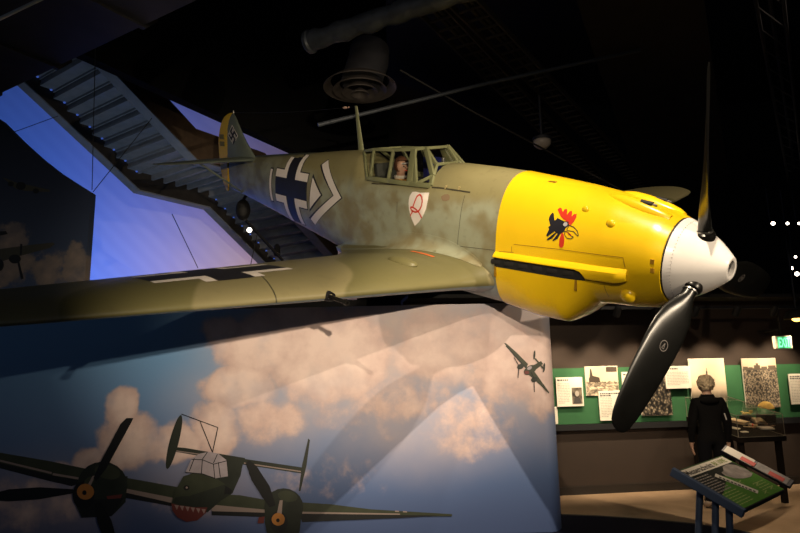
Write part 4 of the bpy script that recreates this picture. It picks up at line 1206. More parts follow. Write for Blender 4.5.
# fuselage
a_(0, [(226, 455), (244, 460), (241, 475), (233, 493), (222, 500), (205, 505), (210, 470)])
a_(5, [(224, 484), (233, 490), (231, 494), (224, 494)])
a_(2, [(184, 476), (196, 472), (216, 478), (226, 484), (222, 500), (207, 512), (190, 516), (175, 510), (172, 503), (176, 490)])
a_(0, [(195, 494), (226, 484), (224, 498), (208, 512), (186, 508), (173, 502), (176, 497)])
a_(2, ell(188, 488, 9, 8)); a_(5, ell(187, 487.5, 3, 2.6)); a_(3, ell(187.3, 487.3, 1.1, 1.1))
a_(7, [(172, 503), (180, 505), (195, 507), (208, 507), (206, 513), (198, 520), (187, 521.5), (178, 517), (173, 510)])
for k in range(6):
    x = 175 + k * 5.4; y = 504.5 + k * .8
    a_(8, [(x, y), (x + 4.4, y + .4), (x + 2.6, y + 5.2)])
# canopy
a_(6, [(186, 472), (192.5, 458), (200, 453.5), (210, 451.5), (219, 453.5), (227, 460), (228.5, 476), (216, 478), (203, 473.5)])
for q in ((192, 459, 203, 459.5), (203, 459.5, 214, 464), (214, 464, 227.5, 460.5), (203, 459.5, 202, 473.5), (214, 464, 215.5, 478), (203, 459, 208, 452), (214, 463, 218, 454), (195, 458, 190, 471), (186, 472, 203, 473.5), (203, 473.5, 216, 478), (219, 462, 221, 477)): a_(5, pbar(*q, .8))
printed('printed_bomber', B_, PRM, mural_o, YM, mural)
# small aircraft, distant, on the same mural
B_ = []
a_(2, [(504, 343), (506, 343.2), (516, 352), (528, 364), (526, 369), (514, 356)]); a_(1, pbar(506, 346, 526, 368, 1))
a_(2, [(530, 370), (534, 371), (549, 392), (548.6, 393.6), (541, 386), (529, 375)])
a_(2, ell(530, 370, 7, 4.2, -32)); a_(2, [(532, 366), (541, 361), (543, 364), (534, 371)]); a_(7, ell(526.6, 372.5, 2.4, 2)); a_(6, ell(529.5, 368, 2.6, 1.6, -30))
a_(2, pbar(535, 358.5, 543.8, 369, 1.6)); a_(0, ell(534.3, 355, 4.6, 1.0, -84)); a_(0, ell(544, 367.6, 4.6, 1.0, -84))
a_(0, ell(520.5, 366.5, 3.6, 2.6, -30)); a_(0, ell(534.2, 379.5, 3.4, 2.6, -30))
for q in ((514, 357.5, 519, 366), (519, 367, 518, 378), (534, 380, 534.4, 392), (534, 379, 531, 372)): a_(5, pbar(*q, .9, .7))
printed('printed_bomber', B_, PRM, mural_o, YM, mural)

# dark mural with a concave top at the far left
YL = 8.3
left_o = V((-5.2, YL, 0))
def lloc(px, py, rx, ry): return at(px, py, YL) - left_o, rx * YL / FPX, ry * YL / FPX
m_left = cloud_mat('printed_night_blue_mural', lloc, [(12, 240, 24, 24, .62), (10, 268, 40, 26, .6), (48, 272, 26, 28, .6), (76, 264, 22, 34, .6), (88, 284, 34, 26, .62)], None, (srgb(84, 86, 92), srgb(122, 112, 106), srgb(150, 134, 122)), (.30, .52), 2.6, 1.0,
                   skygrad=((2.6, 4.6), [(0, srgb(68, 82, 110)), (.4, srgb(56, 68, 92)), (1, srgb(42, 50, 70))]))
lm = thing('night_sky_mural', 'dark standing mural with a curved top edge at the left, behind the wing', 'mural', left_o)
crv = [(-60, 88), (-30, 103), (0, 119), (20, 139), (40, 157), (58, 171), (75, 182), (91, 192)]
top_ = [at(px, py, YL) - left_o for px, py in crv]
e2 = at(84.5, 282, YL) - left_o
poly = [V((top_[0].x - 1.2, 0, 0)), V((e2.x, 0, 0)), V((e2.x, 0, e2.z))] + list(reversed(top_)) + [V((top_[0].x - 1.2, 0, top_[0].z + .3))]
poly = [V((p.x, 0, p.z)) for p in poly]
mb = MB(); mb.prism(poly, (0, .14, 0)); mb.build('printed_panel', m_left, lm, smooth=0)
B_ = []
PL = [mat('night_print_dark', srgb(16, 18, 20), .6), mat('night_print_olive', srgb(58, 58, 48), .6)]
def b2(m_, p): B_.append((p, m_))
b2(1, [(-20, 252), (0, 249), (30, 245), (53, 242.5), (55, 244), (50, 248), (20, 256), (0, 262), (-20, 264)]); b2(0, ell(15, 259, 6, 4.5)); b2(0, pbar(18.5, 262, 22.5, 279, 2, 2.6)); b2(0, pbar(21, 255, 21.5, 244, 2, 2)); b2(0, [(-10, 232), (6, 231), (8, 234), (-10, 238)]); b2(0, ell(0, 265, 4, 6))
printed('printed_bomber', B_, PL, left_o, YL, lm); B_ = []
b2(1, [(2, 177), (18, 183), (24, 184), (50, 190), (50, 192), (26, 191), (16, 189)]); b2(0, ell(21, 186, 5, 4)); b2(0, ell(36, 191, 3, 2.6)); b2(0, ell(11, 184, 3, 2.4))
printed('printed_bomber', B_, PL, left_o, YL, lm)
# thin cables that steady the dark mural and the aircraft
for (q0, q1, lab) in (((93, 192, 8.47), (152, 118, 9.2), 'thin slanting cable tied to the top corner of the dark mural'), ((92, 190, 8.47), (96, 20, 8.47), 'thin upright cable above the corner of the dark mural'),
                      ((14, 132, 8.47), (58, 116, 9.0), 'thin cable crossing the blue wall above the curved mural edge'), ((172, 214, 11.3), (198, 268, 11.3), 'thin dark cable hanging left of centre before the lavender wall'), ((258, 230, 14.5), (250, 268, 14.5), 'thin dark cable in front of the pink end of the wall')):
    a, c_ = at(*q0), at(*q1)
    tag(MB().tube([a, c_], .005 * q0[2] / 8, 6).build('cable', M_black, loc=a), lab, 'cable')
#@@PART4
# ------------------------------------------------------------------ photo panels on the brown wall
u0, z0 = wl(549, 366); u1, z1 = wl(900, 418)
ztop = (wl(560, 369)[1] + wl(790, 363.5)[1]) / 2; zbot = (wl(560, 425)[1] + wl(790, 416.5)[1]) / 2
M_green = mat('green_display_board', (.022, .105, .034), .7, var=.06)
c0 = wp((u0 + u1) / 2, zbot, .012)
gb = MB().box(wp((u0 + u1) / 2, (ztop + zbot) / 2, .015), (u1 - u0, .03, ztop - zbot), WROT).build('display_board', M_green, smooth=0, loc=c0)
tag(gb, 'long green board band along the brown wall behind all the photo panels', 'display board')
sb = MB().box(wp((u0 + u1) / 2, zbot - .045, .03), (u1 - u0, .06, .08), WROT).build('display_ledge', M_black, smooth=0, loc=c0)
tag(sb, 'black ledge running along the lower edge of the green board', 'ledge')


def bw_photo(name, kind):
    m, nt, b = new_mat(name); n = N(nt); o_ = n.obj(); x_, y_, z_ = n.xyz(o_)
    W_ = lambda v: srgb(v, int(v * .9), int(v * .76))
    if kind == 'crowd':
        vo = n.new('ShaderNodeTexVoronoi'); vo.inputs['Scale'].default_value = 1; n.put(vo.inputs['Vector'], n.vm('MULTIPLY', o_, (34, 0, 26)))
        c = n.ramp(n.m('ADD', n.m('MULTIPLY', vo.outputs['Distance'], .8), n.m('MULTIPLY', n.noise(o_, 14, 4), .6)), [(.3, W_(190)), (.6, W_(96)), (.85, W_(26))])
    elif kind == 'field':
        vo = n.new('ShaderNodeTexVoronoi'); vo.inputs['Scale'].default_value = 1
        n.put(vo.inputs['Vector'], n.vm('MULTIPLY', o_, (46, 0, 40)))
        cr = n.ramp(n.m('ADD', n.m('MULTIPLY', vo.outputs['Distance'], .8), n.m('MULTIPLY', n.noise(o_, 10, 4), .5)), [(.25, W_(190)), (.55, W_(130)), (.85, W_(50))])
        sky = W_(205)
        hz = n.noise(n.vm('MULTIPLY', o_, (8, 0, .01)), 2, 3)
        c = n.mix(n.step(z_, .535, .55), cr, n.mix(n.m('GREATER_THAN', n.m('SUBTRACT', n.m('MULTIPLY', hz, .08), n.m('SUBTRACT', z_, .53)), 0), sky, W_(90)))
    elif kind == 'ruins':
        no = n.noise(n.vm('MULTIPLY', o_, (7, 0, 15)), 1.6, 7, .65, .5)
        low = n.ramp(no, [(.36, W_(48)), (.5, W_(140)), (.6, W_(225))])
        c = n.mix(n.step(n.m('ADD', z_, n.m('MULTIPLY', n.noise(n.vm('MULTIPLY', o_, (9, 0, 0)), 2, 4), .12)), .245, .26), low, W_(222))
    elif kind == 'portrait':
        no = n.noise(o_, 9, 4); c = n.ramp(no, [(.35, W_(40)), (.6, W_(120))])
    else:
        c = n.ramp(n.m('ADD', n.step(z_, 0, .5), n.m('MULTIPLY', n.noise(o_, 8, 4), .12)), [(.1, W_(90)), (.3, W_(190)), (.7, W_(228))])
    nt.links.new(c, b.inputs['Base Color']); b.inputs['Roughness'].default_value = .5
    return m


def text_rows(mb, x0, x1, zt, rows, dz, h, y, rnd, m=0):
    for r in range(rows):
        x = x0; z = zt - r * dz; end = x1 if r < rows - 1 else x0 + (x1 - x0) * .6
        while x < end - .01:
            w = min(end - x, rnd.uniform(.012, .045)); mb.poly([(x, y, z), (x + w, y, z), (x + w, y, z - h), (x, y, z - h)], m); x += w + .008


def panel(px0, py0, px1, py1, off, name, label, cat, kind, group=None):
    ua, za = wl(px0, py0, off); ub, zb_ = wl(px1, py1, off)
    w, h = ub - ua, za - zb_
    t = thing(name, label, cat, wp(ua, zb_, off), WROT, group)
    rnd = random.Random(int(px0 * 7 + py0))
    y0 = -.012
    bd = MB().box((w / 2, -.004, h / 2), (w, .016, h), bev=.002)
    if kind.startswith('text'):
        bd.build('board', M_cream, t, smooth=0)
        mb = MB(); text_rows(mb, .02, w * (.80 if kind != 'text3' else .5), h - .03, 2 if kind == 'text2' else 1, .028, .018, y0 - .0015, rnd); mb.build('heading_print', M_ink, t, smooth=0, fix=False)
        tw = w * .5 if kind in ('text1', 'text2') else w - .04
        mb = MB(); text_rows(mb, .02, .02 + tw - .02, h - .085, max(3, int((h - .11) / .022)), .022, .008, y0 - .0015, rnd); mb.build('text_print', M_ink2, t, smooth=0, fix=False)
        if kind == 'text1':
            ph = MB().box((w * .76, y0 - .002, h * .36), (w * .38, .004, h * .56)).build('portrait_photo', bw_photo('portrait_photo', 'portrait'), t, smooth=0)
            mb = MB(); q = y0 - .005
            mb.add([(w * .76 + .030 * math.cos(a), q, h * .43 + .040 * math.sin(a)) for a in [i * .4488 for i in range(14)]], [tuple(range(14))], 0)
            mb.build('printed_face', M_ink2, ph, smooth=0, fix=False)
            mb = MB(); mb.add([(w * .61, q, h * .1), (w * .91, q, h * .1), (w * .87, q, h * .27), (w * .76, q, h * .31), (w * .65, q, h * .27)], [(0, 1, 2, 3, 4)]); mb.build('printed_uniform', M_ink, ph, smooth=0, fix=False)
        if kind == 'text2':
            MB().box((w * .72, y0 - .002, h * .30), (w * .20, .004, h * .46)).build('portrait_photo', bw_photo('portrait_photo', 'portrait'), t, smooth=0)
    else:
        bd.build('board', M_cream, t, smooth=0)
        p = MB().box((w / 2, y0 - .002, h / 2), (w - .008, .004, h - .008)).build('photo_print', bw_photo(kind + '_photo', kind), t, smooth=0)
        q = y0 - .0055
        if kind == 'ruins':
            mb = MB(); zz = h * .58
            mb.add([(w * .10, q, zz), (w * .13, q, h * .66), (w * .15, q, h * .9), (w * .19, q, h * .92), (w * .22, q, h * .68), (w * .42, q, h * .62), (w * .44, q, zz - .05), (w * .1, q, zz - .05)], [tuple(range(8))])
            mb.poly([(w * .64, q, h * .97), (w * .97, q, h * .97), (w * .97, q, h * .80), (w * .64, q, h * .80)])
            mb.build('printed_ruin', mat('photo_dark_grey', srgb(70, 58, 46), .6), p, smooth=0, fix=False)
        if kind == 'tower':
            mb = MB(); mb.poly([(w * .455, q, h * .2), (w * .50, q, h * .2), (w * .485, q, h * .78), (w * .475, q, h * .78)]); mb.poly([(w * .46, q, h * .62), (w * .50, q, h * .62), (w * .50, q, h * .70), (w * .46, q, h * .70)])
            mb.build('printed_tower', mat('photo_dark_grey', srgb(70, 58, 46), .6), p, smooth=0, fix=False)
        if kind == 'field':
            mb = MB(); rn = random.Random(5); x = w * .05
            for a0, a1, hh in ((.02, .16, .835), (.18, .30, .82), (.34, .52, .86), (.40, .47, .90), (.55, .72, .83), (.75, .97, .85)):
                mb.poly([(w * a0, q, h * .78), (w * a1, q, h * .78), (w * a1, q, h * hh), (w * a0, q, h * hh)])
            mb.build('printed_skyline', mat('photo_mid_grey', srgb(96, 82, 66), .6), p, smooth=0, fix=False)
    return t


panel(547.5, 407, 558, 424, .035, 'text_panel', 'small cream panel mostly hidden behind the mural end, low on the green band', 'panel', 'text3')
panel(555.3, 377.5, 583.8, 406, .06, 'text_panel', 'cream text panel with a small portrait at the left end of the green band', 'panel', 'text1')
panel(584.2, 366.5, 619, 395.3, .035, 'photo_panel', 'black and white photo panel of a ruined town, leftmost photo on the wall', 'panel', 'ruins')
panel(598, 391, 626, 420, .06, 'text_panel', 'cream text panel overlapping the ruin photo, beside the hanging propeller blade', 'panel', 'text2')
panel(621, 372, 646, 390, .035, 'text_panel', 'cream text panel mostly hidden behind the hanging propeller blade', 'panel', 'text')
panel(638, 373, 672.5, 415, .06, 'photo_panel', 'dark photo panel of a close crowd, right of the propeller blade', 'panel', 'crowd')
panel(664, 366.2, 691.5, 388.2, .085, 'text_panel', 'cream text panel overlapping the close crowd photo, left of the visitor', 'panel', 'text')
panel(687.5, 358.8, 727.5, 401, .05, 'photo_panel', 'tall pale photo panel with a thin tower, behind the visitor', 'panel', 'tower')
panel(740.5, 358.6, 780.5, 407, .05, 'photo_panel', 'large photo panel of a huge crowd on a field, behind the display case', 'panel', 'field')
panel(787.5, 374, 822, 403.5, .07, 'text_panel', 'cream text panel cut by the right picture edge, below the exit sign', 'panel', 'text2')

# exit sign
ua, za = wl(774.5, 336, .5); ub, zb_ = wl(793, 348.8, .5)
w, h = ub - ua, za - zb_
ex = thing('exit_sign', 'green lit EXIT sign on the brown wall at the far right', 'sign', wp(ua, zb_, .5), WROT)
MB().box((w / 2, .03, h / 2), (w, .06, h), bev=.008).build('housing', mat('ivory_housing', (.55, .47, .36), .5), ex, smooth=0)
MB().box((w * .51, -.004, h / 2), (w * .74, .008, h * .88)).build('lit_face', emit('pale_green_face', (.10, .62, .28), .4), ex, smooth=0)
vs, fs = text_mesh('EXIT', 1, .012)
xs = [v.x for v in vs]; zs_ = [v.y for v in vs]; sx = w * .66 / (max(xs) - min(xs)); sz = h * .72 / (max(zs_) - min(zs_))
MB().add([(w * .18 + (v.x - min(xs)) * sx, -.0105, h * .14 + (v.y - min(zs_)) * sz) for v in vs], fs).build('lettering', emit('bright_green_letters', (.25, 1, .55), 1.6), ex, smooth=0, fix=False)
MB().bar((w / 2, .04, h), (w / 2, .04, h + .42), .03, .03).build('stem', M_black, ex, smooth=0)
MB().bar((w / 2, .04, h + .1), (w / 2, .52, h + .1), .03, .03).build('wall_arm', M_black, ex, smooth=0)

# ------------------------------------------------------------------ display case
# front lower right corner and height come from the table line
fr = at(785, 436, 8.45)
ZT_ = fr.z
rot = WROT
cw, cdp, chh, RISE = .64, 1.08, .27, .20
org = fr - WD * cw            # front lower left corner
org.z = 0
case = thing('display_case', 'sloping glass display case on a dark table right of the visitor', 'display case', org, rot)
m_table = mat('dark_table', (.010, .007, .005), .9, spec=.08, var=.2)
z0_, z1_ = ZT_, ZT_ + RISE
MB().prism([(-.01, -.01, z0_ - .06), (-.01, cdp + .01, z1_ - .06), (-.01, cdp + .01, z1_), (-.01, -.01, z0_)], (cw + .02, 0, 0)).build('table_top', m_table, case, smooth=0)
for ax in (.06, cw - .06):
    for by in (.06, cdp - .06):
        MB().bar((ax, by, 0), (ax, by, z0_ - .06 + RISE * by / cdp), .06, .06).build('leg', m_table, case, smooth=0)
cs = [(0, 0, z0_), (cw, 0, z0_), (cw, cdp, z1_), (0, cdp, z1_)]
H_ = V((0, 0, chh))
for i in range(4):
    a, c_ = V(cs[i]), V(cs[(i + 1) % 4]); MB().poly([a, c_, c_ + H_, a + H_]).build('glass_pane', M_acrylic, case, smooth=0, fix=False)
MB().poly([V(c_) + H_ for c_ in cs]).build('glass_pane', M_acrylic, case, smooth=0, fix=False)
m_edge = mat('bright_acrylic_edge', (.30, .26, .20), .25, .2)
mb = MB()
for i in range(4):
    a, c_ = V(cs[i]), V(cs[(i + 1) % 4])
    mb.bar(a + H_, c_ + H_, .006, .006); mb.bar(a, a + H_, .006, .006); mb.bar(a + V((0, 0, .003)), c_ + V((0, 0, .003)), .005, .005)
mb.build('pane_edge', m_edge, case, smooth=0)
WR3 = WROT
SLOPE = math.atan2(RISE, cdp)
TILT = WROT @ Matrix.Rotation(SLOPE, 3, 'X')
SN = TILT @ V((0, 0, 1)); S0 = org + V((0, 0, ZT_))
def in_case(px, py, lift=0.):
    """point on the sloping table top (or a level above it) under this pixel"""
    d = ray(px, py); t = (S0 + SN * lift - CAM).dot(SN) / d.dot(SN); return CAM + d * t + SN * .003
def item(o, label, cat): return tag(o, label, cat)
m_paper = mat('aged_paper', (.50, .36, .20), .7, var=.12); m_paper2 = mat('pale_paper', (.60, .52, .40), .7)
def book(px, py, w, d, h, ang, label, m1=m_paper, name='book', cat='book'):
    c0 = in_case(px, py); t = thing(name, label, cat, c0, TILT @ Matrix.Rotation(R(ang), 3, 'Z'))
    MB().box((0, 0, h * .5), (w * .96, d * .95, h * .7)).build('pages', m_paper2, t, smooth=0)
    mb = MB(); mb.box((0, 0, h * .93), (w, d, h * .14)); mb.box((0, 0, h * .07), (w, d, h * .14)); mb.box((-w / 2, 0, h / 2), (h * .12, d, h)); mb.build('cover', m1, t, smooth=0)
    return t
book(738.5, 423, .13, .24, .035, 22, 'tan book standing nearest the visitor in the display case', m_paper)
book(733.5, 428.5, .07, .15, .012, 30, 'white leaflet at the visitor side corner of the display case', m_paper2, 'leaflet', 'leaflet')
book(765.5, 428.8, .18, .14, .018, -6, 'flat grey album in the right half of the display case', mat('grey_album', (.28, .24, .20), .6), 'album', 'album')
book(744.5, 432.5, .09, .05, .010, 4, 'small pale card at the front of the display case', m_paper2, 'card', 'card')
c0 = in_case(753, 427); t = thing('rolled_scroll', 'small tan rolled scroll lying slantwise in the display case', 'scroll', c0 + SN * .02, TILT @ Matrix.Rotation(R(-50), 3, 'Z'))
mb = MB(); mb.lathe([(-.055, .012), (-.055, .019), (.055, .019), (.055, .012)], (0, 0, 0), (1, 0, 0), 16); mb.build('paper_roll', m_paper, t); mb = MB(); mb.lathe([(-.008, .0198), (.008, .0198)], (0, 0, 0), (1, 0, 0), 16); mb.build('band', M_red, t)
c0 = in_case(757, 423.5); t = thing('pocket_watch', 'small brassy round watch behind the rolled scroll in the display case', 'watch', c0, TILT)
MB().lathe([(0, .034), (.012, .038), (.02, .032)], (0, 0, 0), (0, 0, 1), 24, cap0=True, cap1=True).build('watch_case', mat('tarnished_brass', (.35, .22, .10), .35, .8), t); MB().lathe([(.0205, .001), (.0205, .028)], (0, 0, 0), (0, 0, 1), 24).build('dial', m_paper2, t)
c0 = in_case(749, 427.5); t = thing('medal', 'small bronze medal on a ribbon left of the rolled scroll in the display case', 'medal', c0, TILT @ Matrix.Rotation(R(-30), 3, 'Z'))
MB().lathe([(0, .03), (.01, .03)], (.05, 0, 0), (0, 0, 1), 20, cap0=True, cap1=True).build('disc', mat('bronze', (.4, .22, .12), .4, .7), t); MB().box((-.02, 0, .005), (.09, .03, .006)).build('ribbon', m_paper, t, smooth=0)
# helmet like ball of yellow and green, and a small yellow model on a raised block at the rear
def block(px, py, h, w, d, label):
    p = in_case(px, py, h); q = p - SN * (h - .0015); o = MB().box((p + q) / 2, (w, d, h - .003), TILT).build('display_block', m_table, smooth=0, loc=q); tag(o, label, 'plinth'); return p
p = block(766, 414, .11, .17, .17, 'dark block in the display case carrying the yellow and green cap')
t = thing('knitted_cap', 'round yellow cap with a green lower half inside the display case', 'cap', p + SN * .001, TILT)
mb = MB(); mb.lathe([(.0, .090), (.03, .102), (.085, .104)], (0, 0, 0), (0, 0, 1), 28, cap0=True); mb.build('brim', mat('green_felt', (.05, .45, .16), .8), t)
mb = MB(); mb.lathe([(.085, .104), (.11, .096), (.135, .078), (.16, .045), (.17, .004)], (0, 0, 0), (0, 0, 1), 28); mb.build('crown', mat('yellow_felt', (.55, .36, .08), .8, var=.15, vscale=20), t)
p = block(746.5, 416, .05, .13, .12, 'dark block in the display case carrying the yellow model')
t = thing('model_aircraft', 'small yellow toy aircraft on a block inside the display case', 'model', p + SN * .031, TILT @ Matrix.Rotation(R(15), 3, 'Z'))
my = mat('model_yellow', (.55, .33, .05), .5)
MB().tube([(-.08, 0, 0), (-.05, 0, .002), (.03, 0, .004), (.09, 0, .006)], [.008, .018, .015, .006], 12).build('body', my, t); MB().box((-.01, 0, .012), (.04, .15, .006), bev=.002).build('wing', my, t, smooth=0); MB().box((.085, 0, .02), (.02, .05, .03), bev=.002).build('tail', my, t, smooth=0); MB().tube([(0, 0, -.029), (0, 0, 0)], .006, 8).build('stand', M_black, t)

# ------------------------------------------------------------------ reading rail in the foreground
DK = 4.0
cL, cB, cF = at(676, 470, DK), at(721.5, 454.5, DK + .38), at(740.5, 510.5, DK - .29)
ex_ = (cB - cL); kw = ex_.length; ex_.normalize()
ey_ = (cL - cF); ey_ = (ey_ - ex_ * ey_.dot(ex_)); kh = ey_.length; ey_.normalize()
ez_ = ex_.cross(ey_)
KR = Matrix((ex_, ey_, ez_)).transposed()
kb = cL - ey_ * kh
kio = thing('reading_rail', 'slanted green and black information stand in the lower right foreground', 'information stand', V(((cL.x + cB.x + 2 * cF.x) / 4, (cL.y + cB.y + 2 * cF.y) / 4, 0)))
KO = Matrix.Translation(kb - V(kio.location)) @ KR.to_4x4()
def kmesh(mb, name, mats, parent, **k):
    mb.v = [tuple(KO @ V(v)) for v in mb.v]; return mb.build(name, mats, parent, smooth=k.get('smooth', 0), fix=k.get('fix', True))
m_blue_steel = mat('blue_grey_steel', (.075, .105, .17), .45, .1)
m_rail = mat('dark_grey_rail', (.05, .045, .045), .4, .3)
tray = kmesh(MB().box((kw / 2, kh / 2, -.022), (kw, kh, .03), bev=.003), 'tray', m_rail, kio)
kmesh(MB().box((-.012, kh / 2, -.015), (.03, kh + .03, .05), bev=.004), 'blue_edge', m_blue_steel, kio)
m_kg = mat('graphic_green', (.075, .20, .028), .55, var=.1, vscale=4); m_kk = mat('graphic_black', (.014, .016, .012), .55); m_kw = mat('graphic_cream', (.62, .56, .46), .55); m_ol2 = mat('graphic_olive', (.20, .24, .06), .55); m_kgl = mat('graphic_pale_green', (.32, .40, .14), .55); m_kph = mat('graphic_grey_photo', (.30, .26, .23), .55, var=.45, vscale=14)
gr = MB(); z = -.004
gr.box((kw / 2, kh / 2, -.0055), (kw - .012, kh - .012, .003))
gfx = kmesh(gr, 'graphic', m_kg, kio)
def flat(polys, name, m_, dz):
    mb = MB()
    for p in polys: mb.poly([(a * kw, b_ * kh, -.004 + dz) for a, b_ in p])
    return kmesh(mb, name, m_, gfx, fix=False)
flat([[(.02, .55), (.45, .62), (.98, .50), (.98, .98), (.02, .98)], [(.02, .30), (.42, .52), (.42, .60), (.02, .70)]], 'black_field', m_kk, .0006)
flat([[(.02, .80), (.97, .80), (.97, .965), (.02, .965)]], 'title_band', m_kw, .0012)
flat([[(.52, .60), (.58, .50), (.70, .44), (.84, .42), (.95, .46), (.97, .58), (.93, .72), (.84, .79), (.70, .77), (.62, .70), (.54, .68)]], 'grey_photo', m_kph, .0018)
flat([[(.36, .66), (.44, .70), (.60, .16), (.52, .12)]], 'caption_band', m_kw, .0024)
mb = MB(); rnd = random.Random(3)
def krows(mb, x0, x1, zt, rows, dz, h, lift):
    for r in range(rows):
        x = x0; y = zt - r * dz
        while x < x1:
            w_ = min(x1 - x, rnd.uniform(.02, .06)); mb.poly([(x * kw, y * kh, lift), ((x + w_) * kw, y * kh, lift), ((x + w_) * kw, (y - h) * kh, lift), (x * kw, (y - h) * kh, lift)]); x += w_ + .012
krows(mb, .05, .33, .75, 8, .05, .02, -.0022); kmesh(mb, 'small_print', mat('graphic_grey_text', (.32, .28, .24), .6), gfx, fix=False)
for (a0, a1, b0, rw) in ((.06, .36, .34, 6), (.68, .92, .30, 4)):
    mb = MB(); krows(mb, a0, a1, b0, rw, .05, .016, -.0022); kmesh(mb, 'caption_text', m_kgl, gfx, fix=False)
for (cx_, cy_) in ((.56, .42), (.76, .28), (.66, .10), (.84, .12)):
    mb = MB()
    for (dx, dy) in ((.05, .02), (-.02, .05)):
        mb.poly([((cx_ - dx) * kw, (cy_ - dy) * kh, -.0022), ((cx_ - dx + .012) * kw, (cy_ - dy - .01) * kh, -.0022), ((cx_ + dx + .012) * kw, (cy_ + dy - .01) * kh, -.0022), ((cx_ + dx) * kw, (cy_ + dy) * kh, -.0022)])
    kmesh(mb, 'diagram_mark', m_kgl, gfx, fix=False)
def ktext(s, x0, y0, hgt, wid, name, m_, ang=0.):
    vs, fs = text_mesh(s, 1, .02); xs = [v.x for v in vs]; ys = [v.y for v in vs]
    sx = wid / (max(xs) - min(xs)); sy = hgt / (max(ys) - min(ys)); c, sn = math.cos(ang), math.sin(ang)
    mb = MB(); mb.add([(x0 + (v.x - min(xs)) * sx * c - (v.y - min(ys)) * sy * sn, y0 + (v.x - min(xs)) * sx * sn + (v.y - min(ys)) * sy * c, -.0016) for v in vs], fs); return kmesh(mb, name, m_, gfx, fix=False)
ktext('Messerschmitt', kw * .05, kh * .825, kh * .11, kw * .56, 'title_lettering', M_ink)
ktext('Bf 109E', kw * .64, kh * .83, kh * .10, kw * .27, 'title_lettering', m_ol2)
mb = MB(); dv = V((.16 * kw, -.54 * kh)); ln = dv.length; dv.normalize(); qv = V((-dv.y, dv.x))
p0 = V((.40 * kw, .62 * kh)); x = 0
while x < ln * .8:
    w_ = rnd.uniform(.010, .018); a = p0 + dv * x
    mb.poly([(*(a + qv * .010), -.0012), (*(a + dv * w_ + qv * .010), -.0012), (*(a + dv * w_ - qv * .010), -.0012), (*(a - qv * .010), -.0012)]); x += w_ + .006
kmesh(mb, 'caption_print', M_ink, gfx, fix=False)
# raised side leaf along the far right edge
LR = Matrix.Rotation(R(-34), 4, 'Y')
lw = .055
def leaf(v): return V((kw + .012, 0, .01)) + LR.to_3x3() @ V(v)
mb = MB(); mb.box((lw / 2, kh / 2, -.012), (lw, kh + .03, .024), bev=.003)
KL = Matrix.Translation((kw + .010, 0, .020)) @ Matrix.Rotation(R(-38), 4, 'Y')
mb.v = [tuple(KL @ V(v)) for v in mb.v]; lf = kmesh(mb, 'side_leaf', m_rail, kio)
for (a0, a1, m_, nm) in ((.55, 1.0, m_kw, 'leaf_print'), (.02, .5, m_kph, 'leaf_photo')):
    mb = MB(); mb.box((lw / 2, kh * (a0 + a1) / 2, .0015), (lw * .9, kh * (a1 - a0), .003)); mb.v = [tuple(KL @ V(v)) for v in mb.v]; kmesh(mb, nm, m_, lf)
for a0 in (.50, .06):
    mb = MB(); mb.box((lw * .35, kh * a0 + .05, .0045), (lw * .5, .09, .003)); mb.v = [tuple(KL @ V(v)) for v in mb.v]; kmesh(mb, 'red_print', mat('print_red', (.55, .05, .03), .5), lf)
# bowed steel legs to the floor
Ki = kio.location
for (px, py, fx) in ((700, 486, -.05), (715.5, 497, 0), (729, 505, .06)):
    tpt = at(px, py, 3.95 if px < 710 else 3.8)
    d_ = ray(px, py); n_ = ez_; tt = ((kb - ez_ * .04 - CAM).dot(n_)) / d_.dot(n_); tpt = CAM + d_ * tt
    pts = []
    for k in range(12):
        f = k / 11; bow = -.055 * math.sin(f * math.pi * .55)
        pts.append(V((tpt.x + bow + fx * f * .6, tpt.y + .02 * f, tpt.z * (1 - f))) - Ki)
    MB().tube(pts, .019, 12).build('leg', m_blue_steel, kio)
MB().box((0.02, .02, .008), (.55, .32, .016), bev=.004).build('base_plate', m_blue_steel, kio, smooth=0)

# ------------------------------------------------------------------ light
WARM = (1, .74, .46)
def spot(name, loc, target, power, col=WARM, ang=40, blend=.4, size=.05):
    l = D.lights.new(name, 'SPOT'); l.energy = power; l.color = col; l.spot_size = R(ang); l.spot_blend = blend; l.shadow_soft_size = size
    o = D.objects.new(name, l); COL.objects.link(o); o.location = loc
    o.rotation_euler = (V(target) - V(loc)).to_track_quat('-Z', 'Y').to_euler(); return o
AC = lambda x, y, z: AO + AM @ V((x, y, z))
KEY = (1, .81, .58)
spot('spot_left', (-.7, -2.0, 4.0), (1.0, 7.5, 2.4), 950, KEY, 48, 1, .03)
spot('spot_front', (.6, -.6, 2.45), (-.8, 7.5, 2.8), 1700, KEY, 44, .8, .03)
spot('spot_right', (6.0, 1.0, 3.2), (-.2, 7.5, 2.75), 1100, KEY, 44, .9, .03)
spot('spot_nose', (1.4, 2.3, 6.8), AC(1.2, .3, -.1), 1700, KEY, 46, .6, .03)
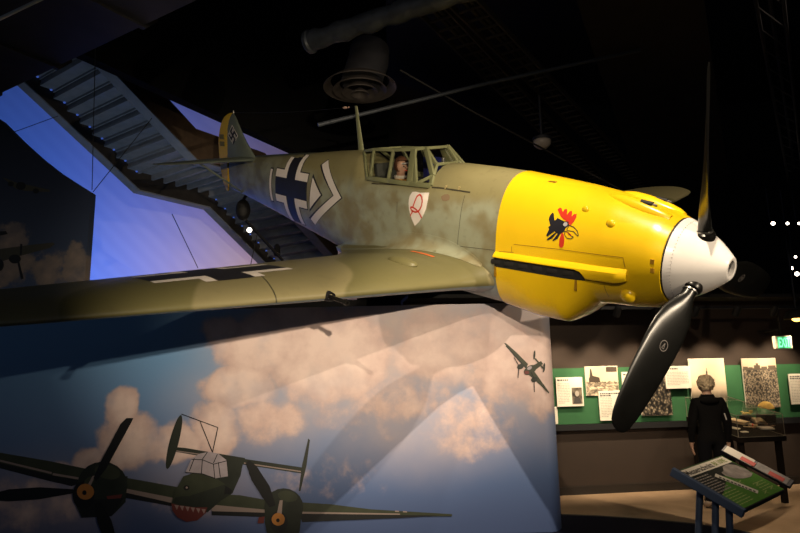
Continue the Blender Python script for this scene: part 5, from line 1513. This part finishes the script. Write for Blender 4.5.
spot('spot_high', (6.5, 3.0, 7.4), AC(2.0, -1.6, .2), 900, KEY, 36, .7, .05)
spot('spot_port', (6.5, 4.5, 8.0), (4.3, 9.4, 4.5), 700, KEY, 22, .6, .05)
spot('spot_tail', (-1.6, 0.0, 3.4), AC(7.2, .2, .3), 420, KEY, 22, .8, .05)
for i, (u, z) in enumerate(HEADS):
    p = wp(u, 2.34, .62); spot('wall_wash', p, wp(u, 1.30, .0), 85, (1, .80, .56), 75, .8, .03)
    spot('wall_graze', wp(u, 2.42, .35), wp(u, 1.6, .0), 6, (1, .62, .34), 60, .8, .02)
spot('floor_wash', (3.2, 8.7, 4.6), (3.9, 8.75, 0), 100, (1, .64, .36), 56, .8, .1)
spot('stand_light', (1.2, 2.4, 5.0), (2.0, 4.0, .9), 150, (1, .8, .6), 26, .7, .05)
spot('case_light', (5.2, 8.9, 2.35), (4.75, 8.75, .85), 60, (1, .74, .46), 50, .7, .03)
spot('backdrop_blue', (-11.0, 13.5, .4), (-13.0, 20.5, 8.0), 3400, (.045, .19, 1), 110, .9, .3)
spot('backdrop_blue', (-8.0, 15.5, .4), (-9.0, 20.5, 6.0), 400, (.12, .26, 1), 100, .9, .3)
spot('backdrop_pink', (-3.2, 16.5, .4), (-4.4, 20.5, 4.2), 1150, (1, .58, .46), 78, .9, .3)
spot('backdrop_lavender', (-6.0, 15.5, .4), (-6.3, 20.5, 5.0), 220, (.5, .46, 1), 100, .9, .3)
spot('stair_glow', (-6.2, 11.6, .8), (-5.6, 13.6, 6.4), 200, (.62, .78, 1), 60, .7, .2)
w = D.worlds.new('world'); SC.world = w; w.use_nodes = True
w.node_tree.nodes['Background'].inputs['Color'].default_value = (.55, .65, .85, 1); w.node_tree.nodes['Background'].inputs['Strength'].default_value = .085
SC.view_settings.view_transform = 'Standard'; SC.view_settings.look = 'None'; SC.view_settings.exposure = 0; SC.view_settings.gamma = 1
SC.view_settings.use_curve_mapping = False
SC.cycles.max_bounces = 6; SC.cycles.transparent_max_bounces = 12
